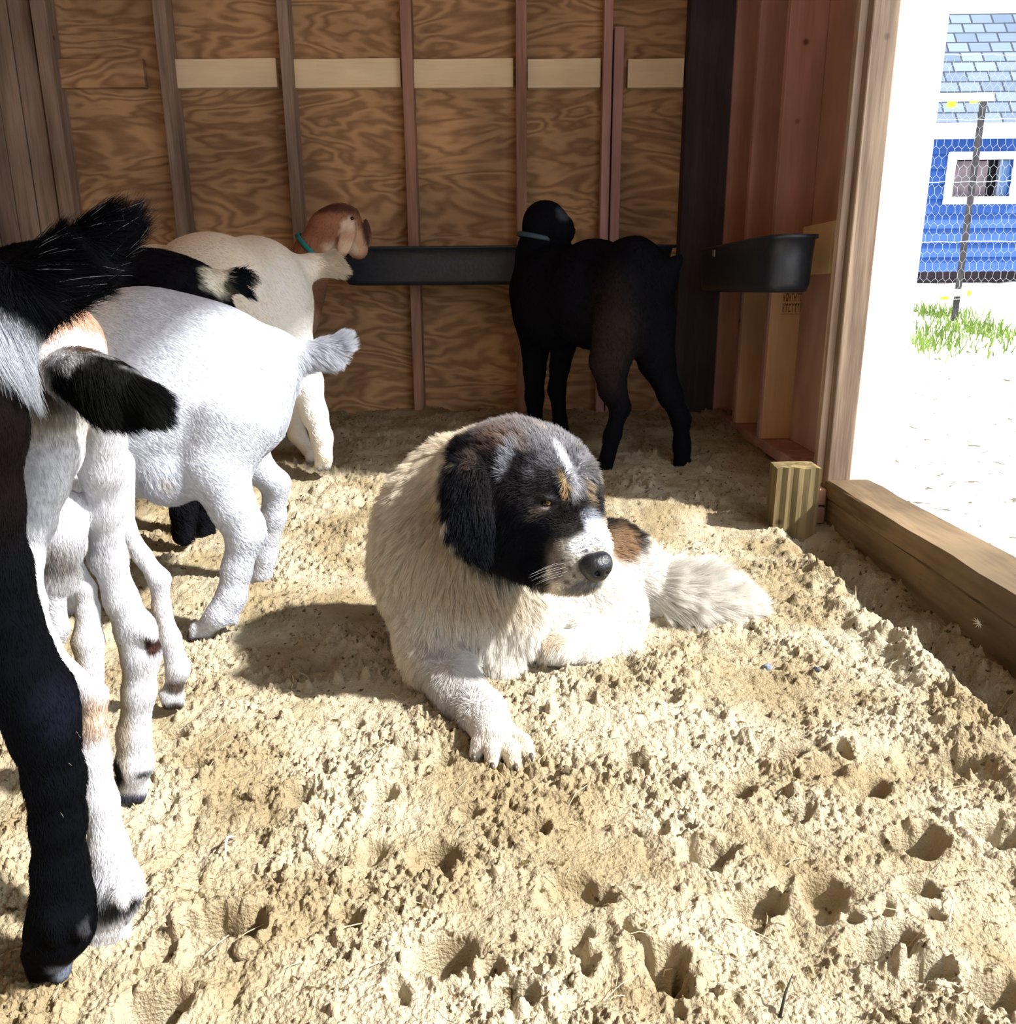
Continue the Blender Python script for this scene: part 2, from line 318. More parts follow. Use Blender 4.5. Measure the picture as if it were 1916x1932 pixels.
# doorway: post, reveal, threshold
door = board('door_1', (.985, 2.55, -.24), (1.06, 2.64, 3.14), rail_m, None, .004); tag(door, 'rough weathered door post at the edge of the bright doorway', kind='structure')
board('edge_strip', (.962, 2.585, -.02), (.985, 2.62, 3.14), strip_m, door, .002)
board('reveal_board', (1.06, 2.57, -.12), (1.205, 2.60, 3.14), white_wood, door, .002)
board('siding_end', (1.135, 2.60, -.05), (1.2, WB+.02, 3.14), white_wood, door, .002)
bm = bmesh.new()
nseg = 60
def beam(bm, x0, x1, z0, z1, y0, y1, seed, amp=.004):
    rows = []
    for i in range(nseg+1):
        y = y0+(y1-y0)*i/nseg
        o = [(vnoise2(np.array([y*9+j*7.]), np.array([seed+j]), 5)[0]-.5)*2*amp for j in range(4)]
        rows.append([bm.verts.new((x0+o[0], y, z0)), bm.verts.new((x1, y, z0)), bm.verts.new((x1, y, z1+o[1])), bm.verts.new((x0+o[2]+.006, y, z1+o[1])), bm.verts.new((x0+o[2], y, z1-.008+o[3]*.5))])
    for i in range(nseg):
        for j in range(5): bm.faces.new((rows[i][j], rows[i][(j+1) % 5], rows[i+1][(j+1) % 5], rows[i+1][j]))
    bm.faces.new(rows[0]); bm.faces.new(rows[-1])
beam(bm, .982, 1.12, -.055, .0, -.6, 2.56, 2.0); 
bm_obj('threshold_beam', bm, sill_m, door)
bm = bmesh.new(); beam(bm, .992, 1.12, -.34, -.058, -.6, 2.56, 6.0, .006); bm_obj('foundation_beam', bm, sill_m, door)
board('header_beam', (.985, -1.3, 2.40), (1.2, 2.56, 3.16), rail_m, door, .003)
wfr = board('wall_light_block', (-2.66, -1.32, -.3), (.50, -1.30, 3.15), ply, None, 0); tag(wfr, 'unseen plywood wall added behind the viewer to cut frontal light', kind='structure')  # unseen wall, added to hold back sky light from the front
wl = board('wall_left', (-2.66, -1.3, -.3), (-2.64, WB, 3.15), ply, None, 0); tag(wl, 'plywood left wall of the stall', kind='structure')
board('stud', (-2.64, 4.02, -.1), (-2.5, 4.06, 3.1), batt, wl, .003)
ceil = board('ceiling', (-2.7, -1.4, 3.16), (1.25, WB+.1, 3.20), ply, None, 0); tag(ceil, 'plywood roof deck over the stall', kind='structure')

# short foundation post beside the doorway
fp = empty('foundation_post', ongnd(1500, 1003), 'short weathered square post stub standing in sand left of the door post', 'post')
pl = P(1456, 1000, 2.47); pr = P(1526, 1000, 2.47)
zt = P(1500, 884, 2.47)[2]
bm = bmesh.new(); xs = np.linspace(pl[0], pr[0]+.02, 9)
ring = []
for i, x in enumerate(xs): ring.append((x, 2.47+(0.004 if i % 2 else 0)))
ring += [(xs[-1], 2.58), (xs[0]+.01, 2.58)]
lo_ = [bm.verts.new((x, y, -.3)) for x, y in ring]; hi_ = [bm.verts.new((x+.002, y, zt+random.uniform(-.003, .003))) for x, y in ring]
for i in range(len(ring)): bm.faces.new((lo_[i], lo_[(i+1) % len(ring)], hi_[(i+1) % len(ring)], hi_[i]))
bm.faces.new(hi_); bm.faces.new(lo_)
bm_obj('post_body', bm, block_m, fp)
for k in range(3):
    board('shim_block', (pr[0]+.022, 2.53, -.20+k*.06), (.981, 2.60, -.147+k*.06), stud_m, fp, .004)

# ------------------------------------------------------------------ feed troughs
rub = simple('black_rubber', (.016, .020, .030), .42, 0, .12, 60, .25)
def trough(name, c, L_, wid, hgt, rotz, label):
    root = empty(name, c, label, 'feed trough', 'black feed troughs'); root.rotation_euler[2] = rotz
    bm = bmesh.new(); nu = 40
    def ring(w2, l2, z, rad):
        pts = []
        for k in range(nu):
            a = 2*math.pi*k/nu; n = 5.0
            cx = math.copysign(abs(math.cos(a))**(2/n), math.cos(a))*l2; cy = math.copysign(abs(math.sin(a))**(2/n), math.sin(a))*w2
            pts.append(bm.verts.new((cx, cy, z)))
        return pts
    prof = [(0.0, .80, .90), (.02, .90, .95), (.15, .955, .975), (.6, .98, .985), (.93, 1.0, 1.0), (.94, 1.06, 1.03), (1.0, 1.06, 1.03), (1.0, .94, .975), (.5, .91, .96), (.12, .86, .93), (.08, .6, .8)]
    rr = [ring(wid/2*a, L_/2*b, hgt*z, 0) for z, a, b in prof]
    for i in range(len(rr)-1):
        for k in range(nu): bm.faces.new((rr[i][k], rr[i][(k+1) % nu], rr[i+1][(k+1) % nu], rr[i+1][k]))
    bm.faces.new(rr[0]); bm.faces.new(rr[-1])
    me = bpy.data.meshes.new('tub'); bmesh.ops.recalc_face_normals(bm, faces=bm.faces[:]); bm.to_mesh(me); bm.free()
    o = bpy.data.objects.new('tub', me); COL.objects.link(o); me.materials.append(rub); o.parent = root
    me.polygons.foreach_set('use_smooth', [True]*len(me.polygons))
    return root
zr = P(800, 465, 3.95)[2]; zb = P(800, 538, 3.95)[2]
x0 = P(638, 500, 3.95)[0]; x1 = .72
t1 = trough('feed_trough', ((x0+x1)/2, 4.02, zb), x1-x0, .20, zr-zb, 0, 'long low black feed trough running along the back wall between the goats')
t2 = trough('feed_trough', (.882, 3.27, .578), 1.10, .182, .178, math.pi/2, 'deep black feed trough hung on the reddish side wall')
t2.rotation_euler = (0, math.radians(0), math.pi/2)
bm = bmesh.new(); c0 = P(1341, 486, 3.45)
lohi(bm, (.784, 3.42, .715), (.789, 3.46, .742)); 
br = bm_obj('clip', bm, simple('clip_metal', (.6, .62, .65), .35, .8), t2, .003)
bm = bmesh.new()   # feed lumps showing over the rim
for (px, py, r) in ((1390, 452, .045), (1440, 447, .045), (1345, 462, .035), (1500, 436, .035)):
    p = PX(px, py, .90); bmesh.ops.create_icosphere(bm, subdivisions=3, radius=r, matrix=Matrix.Translation((.90, p[1], .742)) @ Matrix.Diagonal((1, 1.6, .6, 1)))
fd = bm_obj('feed_heap', bm, simple('dark_feed', (.02, .02, .022), .95, 0, 1.0, 90), None, smooth=True); tag(fd, 'dark heap of feed in the trough on the side wall', 'feed', kind='stuff')

# ------------------------------------------------------------------ outside
def gz(x, y): return np.interp(y, [-5, 2.75, 5.45, 8.9, 16], [-.05, -.05, .374, .625, 1.0])
xs = np.linspace(1.12, 14, 160); ys = np.linspace(-3, 16, 220)
XX, YY = np.meshgrid(xs, ys, indexing='ij'); ZZ = gz(XX, YY)+.03*(vnoise2(XX.ravel()*3, YY.ravel()*3, 2).reshape(XX.shape)-.5)+.02*(vnoise2(XX.ravel()*12, YY.ravel()*12, 2).reshape(XX.shape)-.5)
co = np.stack([XX, YY, ZZ], -1).reshape(-1, 3); i = np.arange(159*219); r = i//219; c = i % 219; v = r*220+c
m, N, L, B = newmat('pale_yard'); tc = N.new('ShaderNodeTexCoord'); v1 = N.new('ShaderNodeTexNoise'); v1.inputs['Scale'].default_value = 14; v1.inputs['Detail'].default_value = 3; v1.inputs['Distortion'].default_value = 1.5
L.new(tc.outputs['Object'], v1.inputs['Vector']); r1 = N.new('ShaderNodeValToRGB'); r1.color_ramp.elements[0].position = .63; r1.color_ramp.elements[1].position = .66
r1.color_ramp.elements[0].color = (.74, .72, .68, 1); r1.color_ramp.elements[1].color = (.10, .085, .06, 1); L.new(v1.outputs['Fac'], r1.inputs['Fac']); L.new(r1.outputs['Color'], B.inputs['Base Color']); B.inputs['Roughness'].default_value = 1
yard = link('ground', mesh_np('ground', co, np.stack([v, v+220, v+221, v+1], -1)), m); tag(yard, 'sun bleached yard outside the doorway', kind='structure')

# blue shed
YS = 8.9
def sx(px, py=320): return P(px, py, YS)[0]
def sz(py, px=1840): return P(px, py, YS)[2]
shed = empty('shed', (sx(1870), YS+1, gz(0, YS)), 'small blue clapboard shed with white framed window behind the wire fence', 'shed')
blue = simple('blue_paint', (.010, .075, .33), .55, 0, .3, 8, .15)
wht = simple('white_trim', (.9, .9, .9), .6)
xl, xr = sx(1690), sx(2150); zb, zt = sz(512), sz(262)
bm = bmesh.new(); n = 9; hx = (zt-zb)/n
wx0, wx1, wz0, wz1 = sx(1796), sx(1907), sz(372), sz(302)
for k in range(n):
    z0 = zb+k*hx; z1 = z0+hx
    def clap(a, b):
        vv = [(a, YS-.03, z0), (b, YS-.03, z0), (b, YS-.004, z1), (a, YS-.004, z1), (a, YS+.02, z0), (b, YS+.02, z0), (b, YS+.02, z1), (a, YS+.02, z1)]
        vs = [bm.verts.new(q) for q in vv]
        for f in ((0, 1, 2, 3), (4, 7, 6, 5), (0, 4, 5, 1), (3, 2, 6, 7), (0, 3, 7, 4), (1, 5, 6, 2)): bm.faces.new([vs[q] for q in f])
    if z1 > wz0 and z0 < wz1: clap(xl, wx0); clap(wx1, xr)
    else: clap(xl, xr)
bm_obj('siding', bm, blue, shed)
board('side_wall', (xr-.03, YS, zb), (xr, YS+2, zt), blue, shed, 0); board('side_wall', (xl, YS+.03, zb), (xl+.03, YS+2, zt), blue, shed, 0); board('rear_wall', (xl+.04, YS+1.98, zb), (xr-.04, YS+2.0, zt), blue, shed, 0)
board('shed_floor', (xl+.04, YS+.03, zb), (xr-.04, YS+1.97, zb+.05), stud_m, shed, 0)
board('gap_shade_beam', (xl+.05, YS+.15, zb-.3), (xr-.05, YS+.25, zb-.001), dark_m, shed, 0)  # dark recessed beam standing in for the black shade under the shed
board('fascia', (xl-.1, YS-.22, zt-.0), (xr+.1, YS-.19, zt+.11), wht, shed, .004)
wf = empty('window', (wx0, YS, wz0)); wf.parent = shed; wf.matrix_parent_inverse = Matrix.Translation(-Vector(shed.location))
bpy.context.view_layer.update()
bm = bmesh.new(); t = .07
for lo, hi in (((wx0-t, 0, wz0-t), (wx0, 0, wz1+t)), ((wx1, 0, wz0-t), (wx1+t, 0, wz1+t)), ((wx0, 0, wz0-t), (wx1, 0, wz0)), ((wx0, 0, wz1), (wx1, 0, wz1+t))):
    lohi(bm, (lo[0], YS-.06, lo[2]), (hi[0], YS-.02, hi[2]))
bm_obj('frame', bm, wht, wf)
board('curtain', (wx0, YS+.06, wz0), (wx0+(wx1-wx0)*.66, YS+.08, wz1), simple('curtain_cloth', (.20, .16, .18), .9, 0, .3, 6, .3), wf, 0)
board('mullion', (wx0+(wx1-wx0)*.80, YS+.0, wz0), (wx0+(wx1-wx0)*.84, YS+.04, wz1), simple('mullion', (.2, .25, .35), .6), wf, 0)
board('pane', (wx0+(wx1-wx0)*.84, YS+.02, wz0), (wx1, YS+.03, wz1), simple('pane_blue', (.10, .20, .42), .15), wf, 0)
board('interior_back', (wx0-.1, YS+.12, wz0-.1), (wx1+.1, YS+.14, wz1+.1), simple('dark_inside', (.01, .01, .015), .9), wf, 0)
# shingle roof
rt = simple('shingle', (.40, .47, .56), .9, 0, .4, 30, .12)
m, N, L, B = newmat('shingles'); tc = N.new('ShaderNodeTexCoord'); bk = N.new('ShaderNodeTexBrick')
mp = N.new('ShaderNodeMapping'); L.new(tc.outputs['Object'], mp.inputs['Vector']); L.new(mp.outputs['Vector'], bk.inputs['Vector'])
bk.inputs['Scale'].default_value = 1; bk.inputs['Brick Width'].default_value = .22; bk.inputs['Row Height'].default_value = .14; bk.inputs['Mortar Size'].default_value = .010
bk.inputs['Color1'].default_value = (.22, .29, .40, 1); bk.inputs['Color2'].default_value = (.36, .44, .54, 1); bk.inputs['Mortar'].default_value = (.08, .10, .14, 1); L.new(bk.outputs['Color'], B.inputs['Base Color']); B.inputs['Roughness'].default_value = .9
slope = math.radians(52)
me = bpy.data.meshes.new('roof'); bm = bmesh.new(); lr = 1.55
for (a, b) in (((xl-.12), (xr+.12)),):
    vs = [bm.verts.new(q) for q in ((a, 0, 0), (b, 0, 0), (b, lr, 0), (a, lr, 0))]; bm.faces.new(vs)
bmesh.ops.solidify(bm, geom=bm.faces[:], thickness=.04)
bm.to_mesh(me); bm.free(); me.materials.append(m)
ro = bpy.data.objects.new('roof', me); COL.objects.link(ro); ro.parent = shed; ro.matrix_parent_inverse = Matrix.Translation(-Vector(shed.location))
ro.location = (0, YS-.2, zt+.11); ro.rotation_euler = (slope, 0, 0)
# slanted barge board at the top of the roof
a = P(1797, 100, YS+.7); b = P(1960, 52, YS+.7)
bm = bmesh.new(); tube(bm, [a, b], .022, 4); bm_obj('ridge_trim', bm, simple('grey_trim', (.28, .29, .30), .7), shed)

# wire fence
YF = 5.45
def fP(px, py): return P(px, py, YF)
fence = empty('wire_fence', (fP(1820, 600)[0], YF, fP(1820, 600)[2]), 'wire netting fence on a steel post in front of the blue shed', 'fence')
wire = simple('galvanised_wire', (.45, .49, .55), .4, .3)
bm = bmesh.new(); x0 = fP(1700, 400)[0]; x1 = fP(2060, 400)[0]; z0 = fP(1820, 565)[2]; z1 = fP(1820, 105)[2]
cw, chh = .046, .056; nx = int((x1-x0)/cw); nz = int((z1-z0)/chh)
for j in range(nz):
    for i2 in range(nx):
        ox = (j % 2)*cw/2; x = x0+i2*cw+ox; z = z0+j*chh
        q = YF-.012+random.uniform(-.004, .004)
        jx, jz = random.uniform(-.005, .005), random.uniform(-.006, .006); A = Vector((x, q, z)); Bv = Vector((x+cw/2+jx, q, z+chh*.38+jz)); C = Vector((x+cw, q, z)); Dv = Vector((x+cw/2, q, z+chh))
        tube(bm, [A, Bv], .0010, 3, False); tube(bm, [Bv, C], .0010, 3, False); tube(bm, [Bv, Dv], .0012, 3, False)
for zz in (z0, (z0*3+z1)/4, (z0+z1)/2, (z0+z1*3)/4, z1):
    tube(bm, [(x0+k*(x1-x0)/30, YF-.014, zz+random.uniform(-.004, .004)) for k in range(31)], .0022, 4)
bm_obj('wire_netting', bm, wire, fence)
steel = simple('steel_post', (.035, .032, .038), .8, 0, .3, 30, .3)
bm = bmesh.new(); pa = fP(1819, 612); pb = fP(1833, 192); xx = pa[0]
ax = (pa[0]+pb[0])/2
lohi(bm, (ax-.02, YF, pa[2]-.1), (ax+.02, YF+.006, pb[2])); lohi(bm, (ax-.004, YF+.006, pa[2]-.1), (ax+.004, YF+.035, pb[2]))
bm_obj('steel_post', bm, steel, fence)
yel = simple('yellow_plastic', (.85, .72, .03), .5); tape = simple('white_tape', (.9, .9, .9), .7)
for (px, py) in ((1833, 190), (1819, 553), (1777, 560), (1790, 198)):
    p = fP(px, py); bm = bmesh.new(); lohi(bm, p-np.array([.018, .05, .018]), p+np.array([.018, -.005, .018])); bmesh.ops.create_cone(bm, segments=10, radius1=.016, radius2=.010, depth=.03, cap_ends=True, matrix=Matrix.Translation((p[0], p[1]-.055, p[2])) @ Matrix.Rotation(math.pi/2, 4, 'X'))
    tag(bm_obj('insulator', bm, yel, fence, .003), 'yellow insulator')
for (py) in (188, 552):
    bm = bmesh.new(); zz = fP(1833, py)[2]; lohi(bm, (x0, YF-.075, zz-.022), (ax+.02, YF-.072, zz+.022)); bm_obj('fence_tape', bm, tape, fence)

# grass tufts at the fence foot
def grass():
    vs = []; fs = []
    for (px, py, n, sp) in ((1768, 595, 260, .09), (1780, 640, 140, .12), (1850, 628, 240, .10), (1752, 655, 110, .08), (1880, 612, 50, .16), (1815, 640, 80, .14)):
        d = ray(px, py); c = None
        for t in np.linspace(1, 12, 400):
            q = CAM+d*t
            if q[2] < gz(q[0], q[1]): c = q; break
        for _ in range(n):
            x = c[0]+random.gauss(0, sp); y = c[1]+random.gauss(0, sp*1.8); h = random.uniform(.04, .11); a = random.uniform(0, 6.28)
            zz = float(gz(x, y))-.01; lx, ly = random.gauss(0, .03), random.gauss(0, .03); k = len(vs); wx, wy = math.cos(a)*.005, math.sin(a)*.005
            vs += [(x-wx, y-wy, zz), (x+wx, y+wy, zz), (x+lx*.4+wx*.7, y+ly*.4+wy*.7, zz+h*.6), (x+lx*.4-wx*.7, y+ly*.4-wy*.7, zz+h*.6), (x+lx, y+ly, zz+h)]
            fs += [(k, k+1, k+2, k+3), (k+3, k+2, k+4)]
    me = bpy.data.meshes.new('grass_tufts'); me.from_pydata(vs, [], fs); return me
g = link('grass_tufts', grass(), simple('grass_green', (.15, .24, .03), .7, 0, 0, 3, .35)); tag(g, 'bright green grass growing at the foot of the fence post', 'grass', kind='stuff')

# ------------------------------------------------------------------ implicit bodies
class Body:
    def __init__(s, h=.006): s.p = []; s.h = h
    def cone(s, a, b, k=.02):          # a, b = (point, radius)
        s.p.append(('c', np.array(a[0]), float(a[1]), np.array(b[0]), float(b[1]), k)); return s
    def chain(s, pts, k=.02, Y=None):  # [(px,py,Y,r)...] pixels of the photo with a real distance
        w = [W(*q) for q in pts]
        for a, b in zip(w[:-1], w[1:]): s.cone(a, b, k)
        return s
    def wchain(s, pts, k=.02):
        for a, b in zip(pts[:-1], pts[1:]): s.cone((a[:3], a[3]), (b[:3], b[3]), k)
        return s
    def ell(s, c, r, axes=None, k=.02, sub=False):
        s.p.append(('s' if sub else 'e', np.array(c, float), np.array(r, float), np.array(axes if axes is not None else np.eye(3)), 0, k)); return s
    def pell(s, px, py, Y, rx, ry, rd, k=.02, rot=0, sub=False):   # ellipsoid facing the lens: radii in px; rd depth px
        p = P(px, py, Y); q = dep(p)/F; a = math.radians(rot); R = RIGHT*math.cos(a)+UP*math.sin(a); U = -RIGHT*math.sin(a)+UP*math.cos(a)
        return s.ell(p, (rx*q, ry*q, rd*q), (R, U, fwd), k, sub)
    def mesh(s, name):
        lo = np.full(3, 1e9); hi = -lo
        for t in s.p:
            if t[0] == 'c': l = np.minimum(t[1]-t[2], t[3]-t[4]); u = np.maximum(t[1]+t[2], t[3]+t[4])
            else: R = t[2].max(); l = t[1]-R; u = t[1]+R
            if t[0] != 's': lo = np.minimum(lo, l); hi = np.maximum(hi, u)
        lo -= .03; hi += .03; h = s.h; n = np.ceil((hi-lo)/h).astype(int)+1
        D = np.full(n, 1.0, np.float32); ax = [lo[i]+h*np.arange(n[i]) for i in range(3)]
        for t in s.p:
            m = t[5]+.02 + (0 if t[0] == 'c' else 0)
            if t[0] == 'c': l = np.minimum(t[1]-t[2], t[3]-t[4])-m; u = np.maximum(t[1]+t[2], t[3]+t[4])+m
            else: R = np.abs(t[3].T) @ t[2]; l = t[1]-R-m; u = t[1]+R+m
            i0 = np.maximum(np.floor((l-lo)/h).astype(int), 0); i1 = np.minimum(np.ceil((u-lo)/h).astype(int)+1, n)
            if np.any(i1 <= i0): continue
            X, Y, Z = np.meshgrid(ax[0][i0[0]:i1[0]], ax[1][i0[1]:i1[1]], ax[2][i0[2]:i1[2]], indexing='ij')
            if t[0] == 'c':
                a, ra, b, rb = t[1:5]; ba = b-a; L2 = max(ba@ba, 1e-9)
                q = np.clip(((X-a[0])*ba[0]+(Y-a[1])*ba[1]+(Z-a[2])*ba[2])/L2, 0, 1)
                d = np.sqrt((X-a[0]-q*ba[0])**2+(Y-a[1]-q*ba[1])**2+(Z-a[2]-q*ba[2])**2)-(ra+(rb-ra)*q)
            else:
                c, R, A = t[1:4]; U = [((X-c[0])*A[i][0]+(Y-c[1])*A[i][1]+(Z-c[2])*A[i][2]) for i in range(3)]
                k0 = np.sqrt(sum((U[i]/R[i])**2 for i in range(3))); k1 = np.sqrt(sum((U[i]/R[i]**2)**2 for i in range(3)))+1e-6
                d = k0*(k0-1)/k1
            sl = (slice(i0[0], i1[0]), slice(i0[1], i1[1]), slice(i0[2], i1[2])); O = D[sl]; k = t[5]
            if t[0] == 's':
                d = -d; hh = np.maximum(k-np.abs(O-d), 0)/k; D[sl] = np.maximum(O, d)+hh*hh*k*.25
            else:
                hh = np.maximum(k-np.abs(O-d), 0)/k; D[sl] = np.minimum(O, d)-hh*hh*k*.25
        return nets(name, D, lo, h)
def nets(name, D, lo, h):
    S = D < 0; n = np.array(D.shape)-1
    off = [(i, j, k) for i in (0, 1) for j in (0, 1) for k in (0, 1)]
    cnt = sum(S[o[0]:o[0]+n[0], o[1]:o[1]+n[1], o[2]:o[2]+n[2]].astype(np.int8) for o in off)
    idx = np.argwhere((cnt > 0) & (cnt < 8)); vals = np.stack([D[idx[:, 0]+o[0], idx[:, 1]+o[1], idx[:, 2]+o[2]] for o in off], 1)
    acc = np.zeros((len(idx), 3)); c = np.zeros(len(idx))
    for a in range(8):
        for b in range(a+1, 8):
            if sum(abs(off[a][q]-off[b][q]) for q in range(3)) != 1: continue
            va, vb = vals[:, a], vals[:, b]; cr = (va < 0) != (vb < 0); t = np.where(cr, va/np.where(cr, va-vb, 1), 0)
            p = np.array(off[a])+t[:, None]*(np.array(off[b])-np.array(off[a])); acc += p*cr[:, None]; c += cr
    co = lo+h*(idx+acc/c[:, None]); vid = np.full(n, -1, np.int64); vid[idx[:, 0], idx[:, 1], idx[:, 2]] = np.arange(len(idx))
    quads = []
    for ax in range(3):
        u, v = (ax+1) % 3, (ax+2) % 3
        s0 = [slice(0, None)]*3; s1 = [slice(0, None)]*3; s0[ax] = slice(0, -1); s1[ax] = slice(1, None)
        A, Bq = S[tuple(s0)], S[tuple(s1)]; e = np.argwhere(A != Bq)
        ok = (e[:, u] > 0) & (e[:, v] > 0) & (e[:, u] < n[u]) & (e[:, v] < n[v]); e = e[ok]
        ins = A[e[:, 0], e[:, 1], e[:, 2]]
        def g(du, dv):
            f = e.copy(); f[:, u] -= du; f[:, v] -= dv; return vid[f[:, 0], f[:, 1], f[:, 2]]
        q = np.stack([g(1, 1), g(0, 1), g(0, 0), g(1, 0)], 1); q[~ins] = q[~ins][:, ::-1]; quads.append(q)
    q = np.concatenate(quads); q = q[(q >= 0).all(1)]
    # light smoothing
    for it in range(3):
        s = np.zeros_like(co); w = np.zeros(len(co))
        for a, b in ((0, 1), (1, 2), (2, 3), (3, 0)):
            np.add.at(s, q[:, a], co[q[:, b]]); np.add.at(w, q[:, a], 1); np.add.at(s, q[:, b], co[q[:, a]]); np.add.at(w, q[:, b], 1)
        co = co*.5 + .5*s/np.maximum(w, 1)[:, None]
    return mesh_np(name, co, q), co, q

class Coat:
    """colour of the coat as a function of the place on the body"""
    def __init__(s, base, vary=.1): s.base = base; s.l = []; s.vary = vary
    def b(s, px, py, Y, rx, ry, rd, col, soft=.25, rot=0, amt=1.0, nz=.5):
        p = P(px, py, Y); q = dep(p)/F; a = math.radians(rot); R = RIGHT*math.cos(a)+UP*math.sin(a); U = -RIGHT*math.sin(a)+UP*math.cos(a)
        s.l.append((p, (rx*q, ry*q, rd*q), (R, U, fwd), col, soft, amt, nz)); return s
    def __call__(s, p):
        n = (vnoise3(p, 45, 3)+.6*vnoise3(p, 110, 4))/1.6-.5; n2 = vnoise3(p, 16, 9)-.5
        c = np.tile(np.array(s.base, float), (len(p), 1))*(1+s.vary*n2*2)[:, None]
        for (ctr, r, A, col, soft, amt, nz) in s.l:
            d = np.sqrt(sum((((p-ctr) @ A[i])/r[i])**2 for i in range(3))) + n*nz
            t = np.clip((1+soft-d)/(2*soft), 0, 1); t = (t*t*(3-2*t)*amt)[:, None]; c = c*(1-t)+np.array(col)*t
        return np.clip(c, 0.001, .95)

def coat_mat(name, rough=.75):
    m, N, L, B = newmat(name); a = N.new('ShaderNodeAttribute'); a.attribute_name = 'coat'; L.new(a.outputs['Color'], B.inputs['Base Color'])
    B.inputs['Roughness'].default_value = .9; B.inputs['Specular IOR Level'].default_value = .04; B.inputs['Sheen Weight'].default_value = .0
    return m
skin_m = coat_mat('skin_coat')
m, N, L, B = newmat('fur_coat'); a = N.new('ShaderNodeAttribute'); a.attribute_name = 'coat'; L.new(a.outputs['Color'], B.inputs['Base Color']); B.inputs['Roughness'].default_value = .6; B.inputs['Specular IOR Level'].default_value = .08
tr = N.new('ShaderNodeBsdfTranslucent'); L.new(a.outputs['Color'], tr.inputs['Color']); ms = N.new('ShaderNodeMixShader'); ms.inputs[0].default_value = .3
L.new(B.outputs[0], ms.inputs[1]); L.new(tr.outputs[0], ms.inputs[2]); L.new(ms.outputs[0], N['Material Output'].inputs['Surface']); fur_m = m

